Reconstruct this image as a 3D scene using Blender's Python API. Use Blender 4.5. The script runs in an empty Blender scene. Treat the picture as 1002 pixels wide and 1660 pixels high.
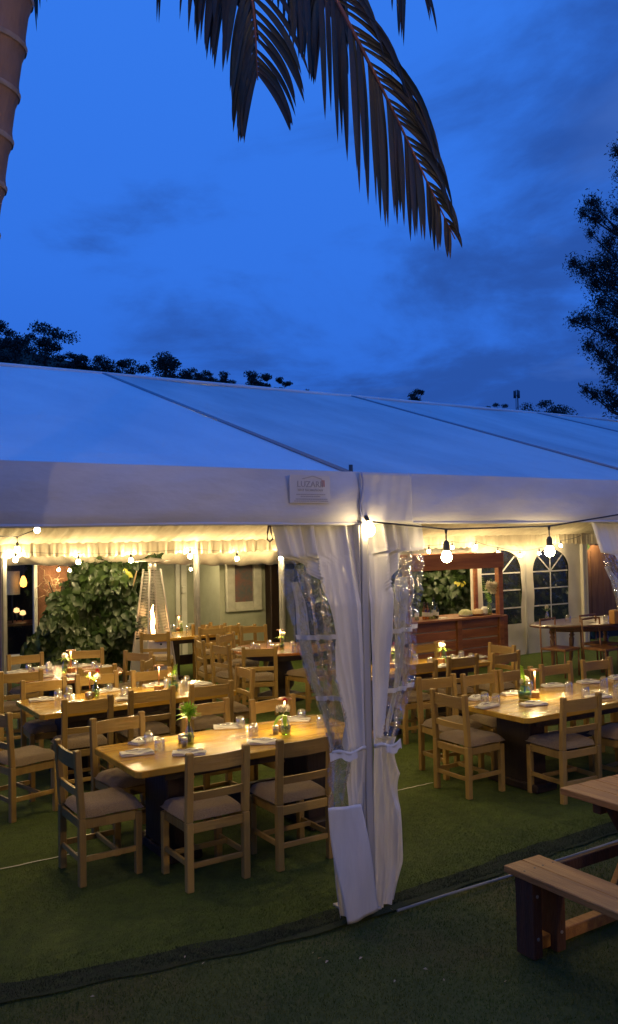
import bpy, math, random
import numpy as np
from math import radians, degrees, sin, cos, pi, sqrt, exp, atan2
random.seed(7); np.random.seed(7)
SC = bpy.context.scene
COL = SC.collection

# ------------------------------------------------------------------ camera, sky, exposure
CAM_H = 2.3; FPX = 1400.0; YAW = 57.3; PITCH = 1.88; ROLL = 1.1
_y, _p, _r = radians(YAW), radians(PITCH), radians(ROLL)
cF = np.array([cos(_p)*cos(_y), cos(_p)*sin(_y), sin(_p)])
_R = np.array([sin(_y), -cos(_y), 0.0]); _U = np.cross(_R, cF)
cR = _R*cos(_r) - _U*sin(_r); cU = _U*cos(_r) + _R*sin(_r); cC = np.array([0, 0, CAM_H])
cam = bpy.data.cameras.new('camera'); camo = bpy.data.objects.new('camera', cam); COL.objects.link(camo)
from mathutils import Matrix, Vector
M3 = Matrix(((cR[0], cU[0], -cF[0]), (cR[1], cU[1], -cF[1]), (cR[2], cU[2], -cF[2])))
camo.matrix_world = Matrix.Translation((0, 0, CAM_H)) @ M3.to_4x4()
cam.sensor_fit = 'VERTICAL'; cam.sensor_height = 24.0; cam.lens = 24.0*FPX/1660.0
cam.clip_start = 0.05; cam.clip_end = 2000
SC.camera = camo
SC.view_settings.view_transform = 'Standard'; SC.view_settings.look = 'None'
SC.view_settings.exposure = 0.0; SC.view_settings.gamma = 1.0
SC.render.engine = 'CYCLES'
SC.cycles.use_denoising = True
SC.cycles.max_bounces = 7; SC.cycles.transparent_max_bounces = 14
SC.cycles.diffuse_bounces = 3; SC.cycles.glossy_bounces = 3; SC.cycles.transmission_bounces = 4
SC.cycles.caustics_reflective = False; SC.cycles.caustics_refractive = False
SC.cycles.sample_clamp_indirect = 4.0
BULB_E = 1000.0; LAMP_E = 330.0; SKY_E = 1.0

def ray(x, y): return cF + (x-501)/FPX*cR - (y-830)/FPX*cU
def onz(x, y, z=0.0):
    r = ray(x, y); return cC + (z-CAM_H)/r[2]*r
def ony(x, y, Y):
    r = ray(x, y); return cC + Y/r[1]*r
def atd(x, y, d): return cC + d*ray(x, y)

W = bpy.data.worlds.new('World'); SC.world = W; W.use_nodes = True
def build_sky():
    nt = W.node_tree; n = nt.nodes; l = nt.links; n.clear()
    tc = n.new('ShaderNodeTexCoord'); sep = n.new('ShaderNodeSeparateXYZ'); l.new(tc.outputs['Generated'], sep.inputs[0])
    def math_(op, a, b=None, clamp=False):
        m = n.new('ShaderNodeMath'); m.operation = op; m.use_clamp = clamp
        for i, v in enumerate((a, b)):
            if v is None: continue
            if isinstance(v, (int, float)): m.inputs[i].default_value = v
            else: l.new(v, m.inputs[i])
        return m.outputs[0]
    z = math_('MAXIMUM', sep.outputs[2], 0.0)
    g = n.new('ShaderNodeValToRGB'); l.new(z, g.inputs[0])
    e = g.color_ramp.elements
    e[0].position = 0.10; e[0].color = (0.027, 0.135, 0.63, 1)
    e[1].position = 0.60; e[1].color = (0.035, 0.195, 0.84, 1)
    k = e.new(0.30); k.color = (0.032, 0.172, 0.77, 1)
    # cloud sheet seen in perspective: direction divided by height
    den = math_('ADD', z, 0.10)
    u = math_('DIVIDE', sep.outputs[0], den); v = math_('DIVIDE', sep.outputs[1], den)
    # rotate so streaks run across the view
    cb = n.new('ShaderNodeCombineXYZ')
    l.new(math_('ADD', math_('MULTIPLY', u, .84), math_('MULTIPLY', v, -.54)), cb.inputs[0])
    l.new(math_('ADD', math_('MULTIPLY', u, .54), math_('MULTIPLY', v, .84)), cb.inputs[1])
    mp = n.new('ShaderNodeMapping'); l.new(cb.outputs[0], mp.inputs[0]); mp.inputs['Scale'].default_value = (0.75, 0.62, 1); mp.inputs['Location'].default_value = (3.1, 0.4, 0)
    nz = n.new('ShaderNodeTexNoise'); nz.inputs['Scale'].default_value = 1.7; nz.inputs['Detail'].default_value = 9; nz.inputs['Roughness'].default_value = .60; nz.inputs['Distortion'].default_value = .35
    l.new(mp.outputs[0], nz.inputs['Vector'])
    # a cloud bank lying to the right of the view (towards +x) at low height
    dp = math_('ADD', math_('MULTIPLY', sep.outputs[0], .82), math_('MULTIPLY', sep.outputs[1], .38))
    bank = n.new('ShaderNodeMapRange'); l.new(dp, bank.inputs[0]); bank.inputs[1].default_value = .50; bank.inputs[2].default_value = .90; bank.inputs[3].default_value = -.10; bank.inputs[4].default_value = .15; bank.interpolation_type = 'SMOOTHSTEP'
    lowr = n.new('ShaderNodeMapRange'); l.new(z, lowr.inputs[0]); lowr.inputs[1].default_value = .12; lowr.inputs[2].default_value = .45; lowr.inputs[3].default_value = .07; lowr.inputs[4].default_value = -.06
    s = math_('ADD', math_('ADD', nz.outputs[0], bank.outputs[0]), lowr.outputs[0])
    m = n.new('ShaderNodeMapRange'); l.new(s, m.inputs[0]); m.inputs[1].default_value = .455; m.inputs[2].default_value = .72; m.interpolation_type = 'SMOOTHSTEP'
    mx = n.new('ShaderNodeMix'); mx.data_type = 'RGBA'; l.new(math_('MULTIPLY', m.outputs[0], .85), mx.inputs[0]); l.new(g.outputs[0], mx.inputs[6]); mx.inputs[7].default_value = (0.020, 0.074, 0.33, 1)
    # faint pale streaks on cloud edges
    nz2 = n.new('ShaderNodeTexNoise'); nz2.inputs['Scale'].default_value = 2.3; nz2.inputs['Detail'].default_value = 5; l.new(mp.outputs[0], nz2.inputs['Vector'])
    m2 = n.new('ShaderNodeMapRange'); l.new(nz2.outputs[0], m2.inputs[0]); m2.inputs[1].default_value = .56; m2.inputs[2].default_value = .74; m2.inputs[4].default_value = .5
    mx2 = n.new('ShaderNodeMix'); mx2.data_type = 'RGBA'; l.new(math_('MULTIPLY', m2.outputs[0], m.outputs[0]), mx2.inputs[0]); l.new(mx.outputs[2], mx2.inputs[6]); mx2.inputs[7].default_value = (0.075, 0.19, 0.62, 1)
    bg = n.new('ShaderNodeBackground'); bg.inputs[1].default_value = SKY_E; l.new(mx2.outputs[2], bg.inputs[0])
    out = n.new('ShaderNodeOutputWorld'); l.new(bg.outputs[0], out.inputs[0])
build_sky()

# ------------------------------------------------------------------ materials
MATS = {}
def mat(name, col, rough=.6, col2=None, nscale=8, stretch=(1, 1, 1), bump=0, bscale=60, metal=0, coat=0, spec=.5, coords='Object', detail=4, lo=.35, hi=.65, sheen=0, trans=0, randomize=0):
    if name in MATS: return MATS[name]
    m = bpy.data.materials.new(name); m.use_nodes = True; nt = m.node_tree; n = nt.nodes; l = nt.links
    b = n['Principled BSDF']; b.inputs['Roughness'].default_value = rough; b.inputs['Metallic'].default_value = metal
    b.inputs['Coat Weight'].default_value = coat; b.inputs['Coat Roughness'].default_value = .12; b.inputs['Specular IOR Level'].default_value = spec
    b.inputs['Sheen Weight'].default_value = sheen
    tc = n.new('ShaderNodeTexCoord'); mp = n.new('ShaderNodeMapping'); mp.inputs['Scale'].default_value = stretch; l.new(tc.outputs[coords], mp.inputs[0])
    vec = mp.outputs[0]
    oi = n.new('ShaderNodeObjectInfo')
    va = n.new('ShaderNodeVectorMath'); va.operation = 'MULTIPLY_ADD'; l.new(oi.outputs['Random'], va.inputs[0]); va.inputs[1].default_value = (17, 11, 23); l.new(vec, va.inputs[2]); vec = va.outputs[0]
    last = None
    if col2 is not None:
        nz = n.new('ShaderNodeTexNoise'); nz.inputs['Scale'].default_value = nscale; nz.inputs['Detail'].default_value = detail; nz.inputs['Roughness'].default_value = .6; l.new(vec, nz.inputs['Vector'])
        mr = n.new('ShaderNodeMapRange'); l.new(nz.outputs[0], mr.inputs[0]); mr.inputs[1].default_value = lo; mr.inputs[2].default_value = hi
        mx = n.new('ShaderNodeMix'); mx.data_type = 'RGBA'; l.new(mr.outputs[0], mx.inputs[0]); mx.inputs[6].default_value = (*col, 1); mx.inputs[7].default_value = (*col2, 1)
        last = mx.outputs[2]
    else:
        rg = n.new('ShaderNodeRGB'); rg.outputs[0].default_value = (*col, 1); last = rg.outputs[0]
    if randomize:
        hs = n.new('ShaderNodeHueSaturation'); mr2 = n.new('ShaderNodeMapRange'); l.new(oi.outputs['Random'], mr2.inputs[0]); mr2.inputs[3].default_value = 1-randomize; mr2.inputs[4].default_value = 1+randomize
        l.new(mr2.outputs[0], hs.inputs['Value']); l.new(last, hs.inputs['Color']); last = hs.outputs[0]
    l.new(last, b.inputs['Base Color'])
    if bump:
        nb = n.new('ShaderNodeTexNoise'); nb.inputs['Scale'].default_value = bscale; nb.inputs['Detail'].default_value = 3; l.new(vec, nb.inputs['Vector'])
        bp = n.new('ShaderNodeBump'); bp.inputs['Strength'].default_value = bump; bp.inputs['Distance'].default_value = .02; l.new(nb.outputs[0], bp.inputs['Height']); l.new(bp.outputs[0], b.inputs['Normal'])
    if trans:  # light passing through thin cloth or leaf
        tr = n.new('ShaderNodeBsdfTranslucent'); l.new(last, tr.inputs[0]); ms = n.new('ShaderNodeMixShader'); ms.inputs[0].default_value = trans
        l.new(b.outputs[0], ms.inputs[1]); l.new(tr.outputs[0], ms.inputs[2]); l.new(ms.outputs[0], n['Material Output'].inputs[0])
    MATS[name] = m; return m
def emat(name, col, s):
    if name in MATS: return MATS[name]
    m = bpy.data.materials.new(name); m.use_nodes = True; b = m.node_tree.nodes['Principled BSDF']
    b.inputs['Base Color'].default_value = (.6, .5, .4, 1); b.inputs['Emission Color'].default_value = (*col, 1); b.inputs['Emission Strength'].default_value = s
    MATS[name] = m; return m
def thin(name, tint=(.95, .97, .96), refl=.10, edge=.45, rough=.03, bump=0, bscale=12, milk=0, milkcol=(.7, .7, .68)):
    """thin clear sheet: mostly transparent, mirror-like at grazing angles"""
    if name in MATS: return MATS[name]
    m = bpy.data.materials.new(name); m.use_nodes = True; nt = m.node_tree; n = nt.nodes; l = nt.links; n.remove(n['Principled BSDF'])
    tr = n.new('ShaderNodeBsdfTransparent'); tr.inputs[0].default_value = (*tint, 1)
    gl = n.new('ShaderNodeBsdfGlossy'); gl.inputs['Roughness'].default_value = rough; gl.inputs[0].default_value = (.95, .95, .95, 1)
    lw = n.new('ShaderNodeLayerWeight'); lw.inputs[0].default_value = .35
    mr = n.new('ShaderNodeMapRange'); l.new(lw.outputs['Facing'], mr.inputs[0]); mr.inputs[1].default_value = .1; mr.inputs[3].default_value = refl; mr.inputs[4].default_value = edge
    ms = n.new('ShaderNodeMixShader'); l.new(mr.outputs[0], ms.inputs[0]); l.new(tr.outputs[0], ms.inputs[1]); l.new(gl.outputs[0], ms.inputs[2])
    if bump:
        tc = n.new('ShaderNodeTexCoord'); nb = n.new('ShaderNodeTexNoise'); nb.inputs['Scale'].default_value = bscale; nb.inputs['Detail'].default_value = 4; nb.inputs['Distortion'].default_value = 1.5
        l.new(tc.outputs['Object'], nb.inputs['Vector']); bp = n.new('ShaderNodeBump'); bp.inputs['Strength'].default_value = bump; bp.inputs['Distance'].default_value = .03
        l.new(nb.outputs[0], bp.inputs['Height']); l.new(bp.outputs[0], gl.inputs['Normal']); l.new(bp.outputs[0], lw.inputs['Normal'])
    o = ms.outputs[0]
    if milk:
        df = n.new('ShaderNodeBsdfDiffuse'); df.inputs[0].default_value = (*milkcol, 1); m2 = n.new('ShaderNodeMixShader'); m2.inputs[0].default_value = milk
        l.new(o, m2.inputs[1]); l.new(df.outputs[0], m2.inputs[2]); o = m2.outputs[0]
    l.new(o, n['Material Output'].inputs[0]); MATS[name] = m; return m

M = dict(
 pine=lambda: mat('pine', (.34, .215, .056), .5, (.245, .145, .036), 9, (1, 1, .12), .25, 50, coat=.15, randomize=.24),
 pine_x=lambda: mat('pine_x', (.34, .215, .056), .5, (.245, .145, .036), 9, (.12, 1, 1), .25, 50, coat=.15, randomize=.24),
 cushion=lambda: mat('cushion', (.245, .165, .078), .95, (.17, .112, .052), 90, (1, 1, 1), .8, 260, sheen=.3, randomize=.12),
 table=lambda: mat('table_varnish', (.52, .325, .050), .22, (.37, .195, .026), 3.5, (.35, 3.2, 1), .06, 30, coat=.55, detail=8, randomize=.08),
 table_red=lambda: mat('table_red_varnish', (.40, .17, .055), .26, (.26, .09, .03), 4, (.5, 3.0, 1), .05, 30, coat=.5),
 dark=lambda: mat('dark_stained_wood', (.030, .015, .009), .55, (.016, .008, .005), 6, (1, 1, .2), .2, 40),
 bar=lambda: mat('bar_wood', (.30, .115, .045), .42, (.18, .06, .024), 5, (.25, 1, 2.6), .2, 30, coat=.15, randomize=.12),
 turned=lambda: mat('turned_wood', (.24, .11, .045), .4, (.15, .06, .025), 8, (1, 1, .3), .1, 30, coat=.3),
 picnic=lambda: mat('picnic_wood', (.40, .19, .042), .65, (.23, .095, .022), 6, (3.2, .35, 3), .35, 45, detail=8, randomize=.1),
 picnic_leg=lambda: mat('picnic_leg_wood', (.075, .026, .008), .75, (.035, .013, .005), 6, (3, 3, .4), .35, 45, randomize=.1),
 pvc=lambda: mat('white_pvc', (.72, .71, .69), .34, (.58, .57, .56), 2.2, (2.2, 2.2, .45), .55, 7, coat=.25, trans=.18),
 pvc_in=lambda: mat('white_pvc_wall', (.70, .66, .60), .55, (.60, .56, .50), 2.2, (1, 1, 1), .3, 5, trans=.15),
 roof=lambda: mat('roof_pvc', (.70, .75, .77), .5, (.54, .60, .645), 1.1, (1, .35, 1), .4, 2.2, detail=10),
 roof_b=lambda: mat('roof_pvc_dirty', (.60, .63, .63), .55, (.42, .45, .47), 1.3, (1, .22, 1), .5, 2.5, detail=10),
 fascia=lambda: mat('fascia_pvc', (.63, .62, .61), .6, (.51, .50, .50), 1.4, (1, 1, 2.5), .35, 5, coat=0, spec=.25, detail=7),
 liner=lambda: mat('liner_cloth', (.78, .69, .52), .9, (.66, .57, .42), 3, (3, 1, 1), .3, 20, trans=.3),
 alu=lambda: mat('aluminium', (.50, .49, .46), .4, (.42, .41, .39), 6, (1, 1, .1), .05, 40, metal=.25),
 steel=lambda: mat('heater_steel', (.60, .55, .50), .38, (.48, .43, .39), 5, (1, 1, .3), .04, 30, metal=.55),
 black=lambda: mat('black_rubber', (.02, .019, .018), .5),
 turf=lambda: mat('artificial_turf', (.098, .155, .011), .9, (.064, .106, .007), 14, (1, 1, 1), .9, 420, detail=8),
 turf_dark=lambda: mat('dark_turf', (.016, .038, .007), .95, (.008, .020, .004), 18, (1, 1, 1), .9, 300),
 lawn=lambda: mat('lawn', (.024, .042, .005), .95, (.048, .044, .009), 2.2, (1, 1, 1), .3, 40, detail=8, lo=.46, hi=.72),
 blade=lambda: mat('grass_blades', (.030, .072, .004), .8, (.060, .078, .008), 1.7, trans=.2, detail=6),
 plaster=lambda: mat('green_plaster', (.35, .37, .285), .85, (.29, .31, .235), 2, bump=.2, bscale=30),
 whitetrim=lambda: mat('white_trim', (.62, .62, .56), .5, (.52, .52, .46), 3),
 brick=lambda: mat('brown_render', (.20, .085, .04), .85, (.12, .05, .025), 3, bump=.5, bscale=25),
 fence=lambda: mat('fence_wood', (.20, .095, .042), .7, (.12, .052, .024), 5, (2, 2, .25), .3, 30, randomize=.15),
 glassware=lambda: thin('glassware', (.96, .97, .96), .20, 1.0, .03, milk=.06),
 bottleglass=lambda: thin('bottle_glass', (.55, .72, .5), .12, .7, .03),
 amber=lambda: thin('amber_glass', (.75, .42, .10), .12, .7, .03),
 dkbottle=lambda: mat('dark_bottle', (.01, .02, .01), .08, coat=1),
 clearpvc=lambda: thin('clear_pvc', (.94, .94, .90), .13, .65, .035, bump=1.0, bscale=15, milk=.04),
 winpane=lambda: thin('dark_window_pvc', (.78, .80, .76), .06, .4, .08, bump=.2, bscale=4, milk=.05, milkcol=(.3, .3, .26)),
 pane=lambda: thin('window_glass', (.8, .85, .85), .08, .6, .02),
 linen=lambda: mat('napkin_linen', (.76, .74, .72), .9, (.68, .66, .64), 20, bump=.3, bscale=60),
 cutlery=lambda: mat('cutlery_steel', (.7, .7, .7), .2, metal=1),
 leaf=lambda: mat('ivy_leaves', (.015, .036, .008), .45, (.032, .058, .013), 2.2, trans=.25, detail=3, coat=.1),
 leafy=lambda: mat('yellow_leaves', (.45, .38, .04), .5, (.30, .33, .04), 4, trans=.35),
 tree=lambda: mat('tree_leaves', (.020, .027, .024), .8, (.034, .042, .034), .6, trans=.15),  # slightly paler, bluish tone paints distance haze into the leaves
 bark=lambda: mat('bark', (.06, .045, .035), .9, (.035, .025, .02), 4, bump=.5),
 palmtrunk=lambda: mat('palm_trunk', (.25, .155, .11), .85, (.11, .075, .06), 6, (1, 1, .35), .9, 18, detail=8),
 ring=lambda: mat('palm_ring', (.36, .29, .24), .9, (.20, .15, .12), 8, bump=.5, bscale=40),
 palmleaf=lambda: mat('palm_leaf', (.028, .036, .024), .5, (.050, .032, .020), 3.5, trans=.15, randomize=.35),
 rachis=lambda: mat('palm_rachis', (.24, .085, .05), .6, (.15, .06, .035), 8),
 hill=lambda: mat('hill_ground', (.012, .020, .012), .95, (.02, .03, .016), .1),
 paper=lambda: mat('label_print', (.55, .54, .535), .8),
 ink=lambda: mat('grey_ink', (.33, .32, .34), .7),
 inkred=lambda: mat('red_ink', (.35, .05, .05), .7),
 green=lambda: mat('fresh_leaf', (.42, .66, .07), .5, (.26, .50, .04), 20, trans=.35),
 dgreen=lambda: mat('stem_green', (.07, .17, .04), .5, (.05, .12, .03), 20, trans=.3),
 petal=lambda: mat('white_petals', (.80, .76, .68), .7, (.70, .62, .50), 30, trans=.3),
 red=lambda: mat('red_petals', (.55, .03, .05), .6, trans=.2),
 salt=lambda: mat('jar_contents', (.10, .075, .05), .7, (.25, .22, .18), 60),
 copper=lambda: mat('copper_lamp', (.42, .20, .11), .35, metal=.6),
 block=lambda: mat('lamp_block', (.30, .16, .06), .5, (.2, .1, .04), 20),
 food=lambda: mat('food_green', (.35, .42, .16), .7, (.55, .5, .35), 40, bump=.6, bscale=90),
 food2=lambda: mat('food_tan', (.45, .30, .16), .7, (.55, .42, .28), 40, bump=.6, bscale=90),
 white=lambda: mat('white_paint', (.75, .74, .72), .5),
 art=lambda: mat('painting', (.06, .09, .10), .6, (.20, .08, .06), 4, (1, 1, 1), .1, 20, detail=6),
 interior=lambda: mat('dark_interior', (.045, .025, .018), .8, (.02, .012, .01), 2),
 pipe=lambda: mat('pale_pipe', (.24, .24, .21), .95, spec=.1),
)
def m_(k): return M[k]()

# ------------------------------------------------------------------ mesh helpers
class MB:
    def __init__(s): s.v = []; s.f = []; s.sm = []
    def add(s, vs, fs, smooth=False):
        o = len(s.v); s.v += [tuple(map(float, p)) for p in vs]
        for f in fs: s.f.append(tuple(i+o for i in f)); s.sm.append(smooth)
        return s
    def box(s, c, d, rz=0, ch=0.0):
        """box centred at c, size d, chamfered vertical-ish edges by ch"""
        hx, hy, hz = d[0]/2, d[1]/2, d[2]/2; ca, sa = cos(rz), sin(rz)
        if ch <= 0:
            P = [(x, y, z) for z in (-hz, hz) for x, y in ((-hx, -hy), (hx, -hy), (hx, hy), (-hx, hy))]
            F = [(3, 2, 1, 0), (4, 5, 6, 7), (0, 1, 5, 4), (1, 2, 6, 5), (2, 3, 7, 6), (3, 0, 4, 7)]
        else:
            c_ = min(ch, hx*.9, hy*.9, hz*.9); P = []
            def ringpts(ix, z): return [(sx*(hx-ix) if k == 0 else sx*(hx-ix-0), 0, 0) for sx in () for k in ()]
            def oct_(a, b, z, cc): return [(-a+cc, -b, z), (a-cc, -b, z), (a, -b+cc, z), (a, b-cc, z), (a-cc, b, z), (-a+cc, b, z), (-a, b-cc, z), (-a, -b+cc, z)]
            P = oct_(hx-c_, hy-c_, -hz, c_*.5) + oct_(hx, hy, -hz+c_, c_) + oct_(hx, hy, hz-c_, c_) + oct_(hx-c_, hy-c_, hz, c_*.5)
            F = [tuple(range(7, -1, -1)), tuple(range(24, 32))]
            for r in range(3):
                for i in range(8): j = (i+1) % 8; F.append((r*8+i, r*8+j, r*8+8+j, r*8+8+i))
        s.add([(c[0]+x*ca-y*sa, c[1]+x*sa+y*ca, c[2]+z) for x, y, z in P], F); return s
    def beam(s, a, b, w, h, ch=0.004, up=(0, 0, 1)):
        """rectangular bar from a to b, w across, h along 'up'"""
        a = np.array(a, float); b = np.array(b, float); t = b-a; L = np.linalg.norm(t); t /= L; up = np.array(up, float)
        if abs(t@up) > .98: up = np.array([0, 1., 0])
        x = np.cross(t, up); x /= np.linalg.norm(x); z = np.cross(x, t)
        q = MB().box((0, 0, 0), (w, L, h), 0, ch); mid = (a+b)/2
        s.add([mid+p[0]*x+p[1]*t+p[2]*z for p in q.v], q.f); return s
    def tube(s, pts, r, n=8, caps=True, smooth=True):
        pts = [np.array(p, float) for p in pts]; R = r if hasattr(r, '__len__') else [r]*len(pts); vs = []; fs = []
        ref = np.array([0, 0, 1.]); t0 = pts[-1]-pts[0]
        if abs(t0[2]) > .9*np.linalg.norm(t0): ref = np.array([0, 1., 0])
        for i, p in enumerate(pts):
            t = pts[min(i+1, len(pts)-1)]-pts[max(i-1, 0)]; t /= np.linalg.norm(t)+1e-9
            x = np.cross(t, ref); x /= np.linalg.norm(x)+1e-9; y = np.cross(x, t)
            for k in range(n): a = 2*pi*k/n; vs.append(p+R[i]*(cos(a)*x+sin(a)*y))
        for i in range(len(pts)-1):
            for k in range(n): j = (k+1) % n; fs.append((i*n+k, i*n+j, i*n+n+j, i*n+n+k))
        s.add(vs, fs, smooth)
        if caps:
            o = len(s.v)-len(vs); s.f.append(tuple(o+k for k in range(n-1, -1, -1))); s.sm.append(False)
            s.f.append(tuple(o+(len(pts)-1)*n+k for k in range(n))); s.sm.append(False)
        return s
    def lathe(s, prof, c=(0, 0, 0), n=16, smooth=True, sx=1, sy=1):
        vs = []; fs = []
        for r, z in prof:
            for k in range(n): a = 2*pi*k/n; vs.append((c[0]+r*cos(a)*sx, c[1]+r*sin(a)*sy, c[2]+z))
        for i in range(len(prof)-1):
            for k in range(n): j = (k+1) % n; fs.append((i*n+k, i*n+j, i*n+n+j, i*n+n+k))
        s.add(vs, fs, smooth); return s
    def grid(s, fn, nu, nv, smooth=True, flip=False):
        vs = [fn(i/nu, j/nv) for j in range(nv+1) for i in range(nu+1)]; fs = []
        for j in range(nv):
            for i in range(nu):
                a = j*(nu+1)+i; q = (a, a+1, a+nu+2, a+nu+1); fs.append(q[::-1] if flip else q)
        s.add(vs, fs, smooth); return s
    def mesh(s, name, m):
        me = bpy.data.meshes.new(name); me.from_pydata(s.v, [], s.f); me.polygons.foreach_set('use_smooth', s.sm)
        me.materials.append(m); me.update(); return me
    def build(s, name, m, parent=None, loc=None, solid=0):
        o = bpy.data.objects.new(name, s.mesh(name, m)); COL.objects.link(o)
        if parent: o.parent = parent
        if loc is not None: o.location = loc
        if solid:
            md = o.modifiers.new('thickness', 'SOLIDIFY'); md.thickness = solid; md.offset = 0
        return o
def tag(o, label=None, cat=None, group=None, kind=None):
    if label: o['label'] = label
    if cat: o['category'] = cat
    if group: o['group'] = group
    if kind: o['kind'] = kind
    return o
def empty(name, loc, rz=0, label=None, cat=None, group=None):
    o = bpy.data.objects.new(name, None); COL.objects.link(o); o.location = loc; o.rotation_euler = (0, 0, rz); o.empty_display_size = .1
    return tag(o, label, cat, group)
def children(o): return [c for c in COL.objects if c.parent == o]
KIDS = {}
def copy_tree(o, parent=None):
    c = o.copy(); COL.objects.link(c); c.parent = parent
    for ch in list(o.children): copy_tree(ch, c)
    return c
def used(proto, flag={}):
    """first call returns the prototype itself, later calls a copy"""
    if proto.name in flag: return copy_tree(proto)
    flag[proto.name] = 1; return proto

# ------------------------------------------------------------------ ground
FY = 4.40                                  # line of the front eave of the tent
b = MB(); b.grid(lambda u, v: (-150+u*500, -60+v*500, -.02), 10, 10); g = b.build('ground', m_('hill')); tag(g, kind='structure')
def lawnfn(u, v):
    x = -4+u*18; y = -3+v*7.7
    return (x, y, .012*sin(x*2.1+y)*cos(y*1.7)-.004)
b = MB(); b.grid(lawnfn, 60, 30); g = b.build('lawn', m_('lawn')); tag(g, kind='structure')
def edge_y(x): return 4.44+.05*sin(x*1.3+.5)+(0.10*max(0, 2.6-x)**1.2 if x < 2.6 else 0)
b = MB()
def turffn(u, v):
    x = -3+u*23; y0 = edge_y(x)+.10; y = y0+v*(17.0-y0); return (x, y, .016+.002*sin(x*3)*sin(y*2.3)-(0.008 if v == 0 else 0))
b.grid(turffn, 120, 40); g = b.build('turf_floor', m_('turf')); tag(g, kind='structure')
b = MB()
def stripfn(u, v):
    x = -3+u*23; y = edge_y(x)-.09+.012*sin(x*13)+v*(.21+.02*sin(x*7)); return (x, y, .008+.006*sin(pi*v)*(.6+.4*sin(x*9)))
b.grid(stripfn, 200, 5); g = b.build('turf_border', m_('turf_dark')); tag(g, kind='structure')  # strip along the turf edge, darker green than the floor
b = MB(); b.tube([(3.32, 4.255, .02), (3.7, 4.245, .028), (4.4, 4.24, .024), (5.3, 4.245, .028), (7.5, 4.25, .025)], .009, 8)
tag(b.build('ground_pipe', m_('pipe')), 'thin pale pipe lying along the edge of the turf by the picnic table', 'pipe')
for i, (x0, x1, y, lab) in enumerate(((1.15, 2.05, 6.40, 'pale seam tape in the turf under the nearest left table'), (4.85, 5.32, 6.24, 'short pale seam tape in the turf behind the tied curtain'), (9.0, 10.6, 9.95, 'pale seam tape in the turf before the bar'))):
    b = MB(); b.grid(lambda u, v: (x0+u*(x1-x0), y+.004*sin(u*23)+(v-.5)*.014, .0235), 14, 1)
    tag(b.build('seam_tape', mat('seam_tape', (.5, .5, .42), .5)), lab, 'tape')

# short grass on the lawn, blades near the camera, too many to count
def grass():
    n = 170000; x = np.random.uniform(.5, 7.2, n); y = np.random.uniform(2.2, 4.60, n); k = y < np.array([edge_y(a) for a in x])-.07
    x, y = x[k], y[k]; n = len(x); a = np.random.uniform(0, 2*pi, n); h = np.random.uniform(.006, .022, n); w = np.random.uniform(.0012, .0028, n); la = np.random.uniform(0, 2*pi, n); ln = np.random.uniform(0, .02, n)
    z0 = .012*np.sin(x*2.1+y)*np.cos(y*1.7)-.006
    V = np.zeros((n, 3, 3)); V[:, 0] = np.c_[x-np.cos(a)*w, y-np.sin(a)*w, z0]; V[:, 1] = np.c_[x+np.cos(a)*w, y+np.sin(a)*w, z0]; V[:, 2] = np.c_[x+np.cos(la)*ln, y+np.sin(la)*ln, z0+h]
    me = bpy.data.meshes.new('lawn_grass'); me.from_pydata(V.reshape(-1, 3).tolist(), [], np.arange(3*n).reshape(-1, 3).tolist()); me.materials.append(m_('blade'))
    o = bpy.data.objects.new('lawn_grass', me); COL.objects.link(o); tag(o, 'short dark grass growing on the lawn outside the tent', 'grass', kind='stuff')
grass()
def pile():
    n = 150000; y = 4.36+np.random.uniform(0, 1, n)**1.4*3.2; x = np.random.uniform(.6, 7.5, n); e = np.array([edge_y(a) for a in x]); k = y > e-.07; x, y, e = x[k], y[k], e[k]; n = len(x)
    bd_ = y < e+.10+.03*np.sin(x*17)+.02*np.sin(x*41); a = np.random.uniform(0, 2*pi, n); h = np.random.uniform(.006, .014, n); w = np.random.uniform(.0012, .0024, n); la = np.random.uniform(0, 2*pi, n); ln = np.random.uniform(0, .008, n); z0 = np.where(bd_, .010, .013)
    for nm, mask, mk, lab in (('turf_pile', ~bd_, 'turf', 'short green pile of the artificial turf under the near tables'), ('turf_edge_pile', bd_, 'turf_dark', 'darker pile along the front edge of the turf')):
        X_, Y_, A_, H_, W_, LA, LN, Z_ = (q[mask] for q in (x, y, a, h, w, la, ln, z0)); m = len(X_); V = np.zeros((m, 3, 3)); V[:, 0] = np.c_[X_-np.cos(A_)*W_, Y_-np.sin(A_)*W_, Z_]; V[:, 1] = np.c_[X_+np.cos(A_)*W_, Y_+np.sin(A_)*W_, Z_]; V[:, 2] = np.c_[X_+np.cos(LA)*LN, Y_+np.sin(LA)*LN, Z_+H_]
        me = bpy.data.meshes.new(nm); me.from_pydata(V.reshape(-1, 3).tolist(), [], np.arange(3*m).reshape(-1, 3).tolist()); me.materials.append(m_(mk)); o = bpy.data.objects.new(nm, me); COL.objects.link(o); tag(o, lab, 'turf', kind='stuff')
pile()
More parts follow.
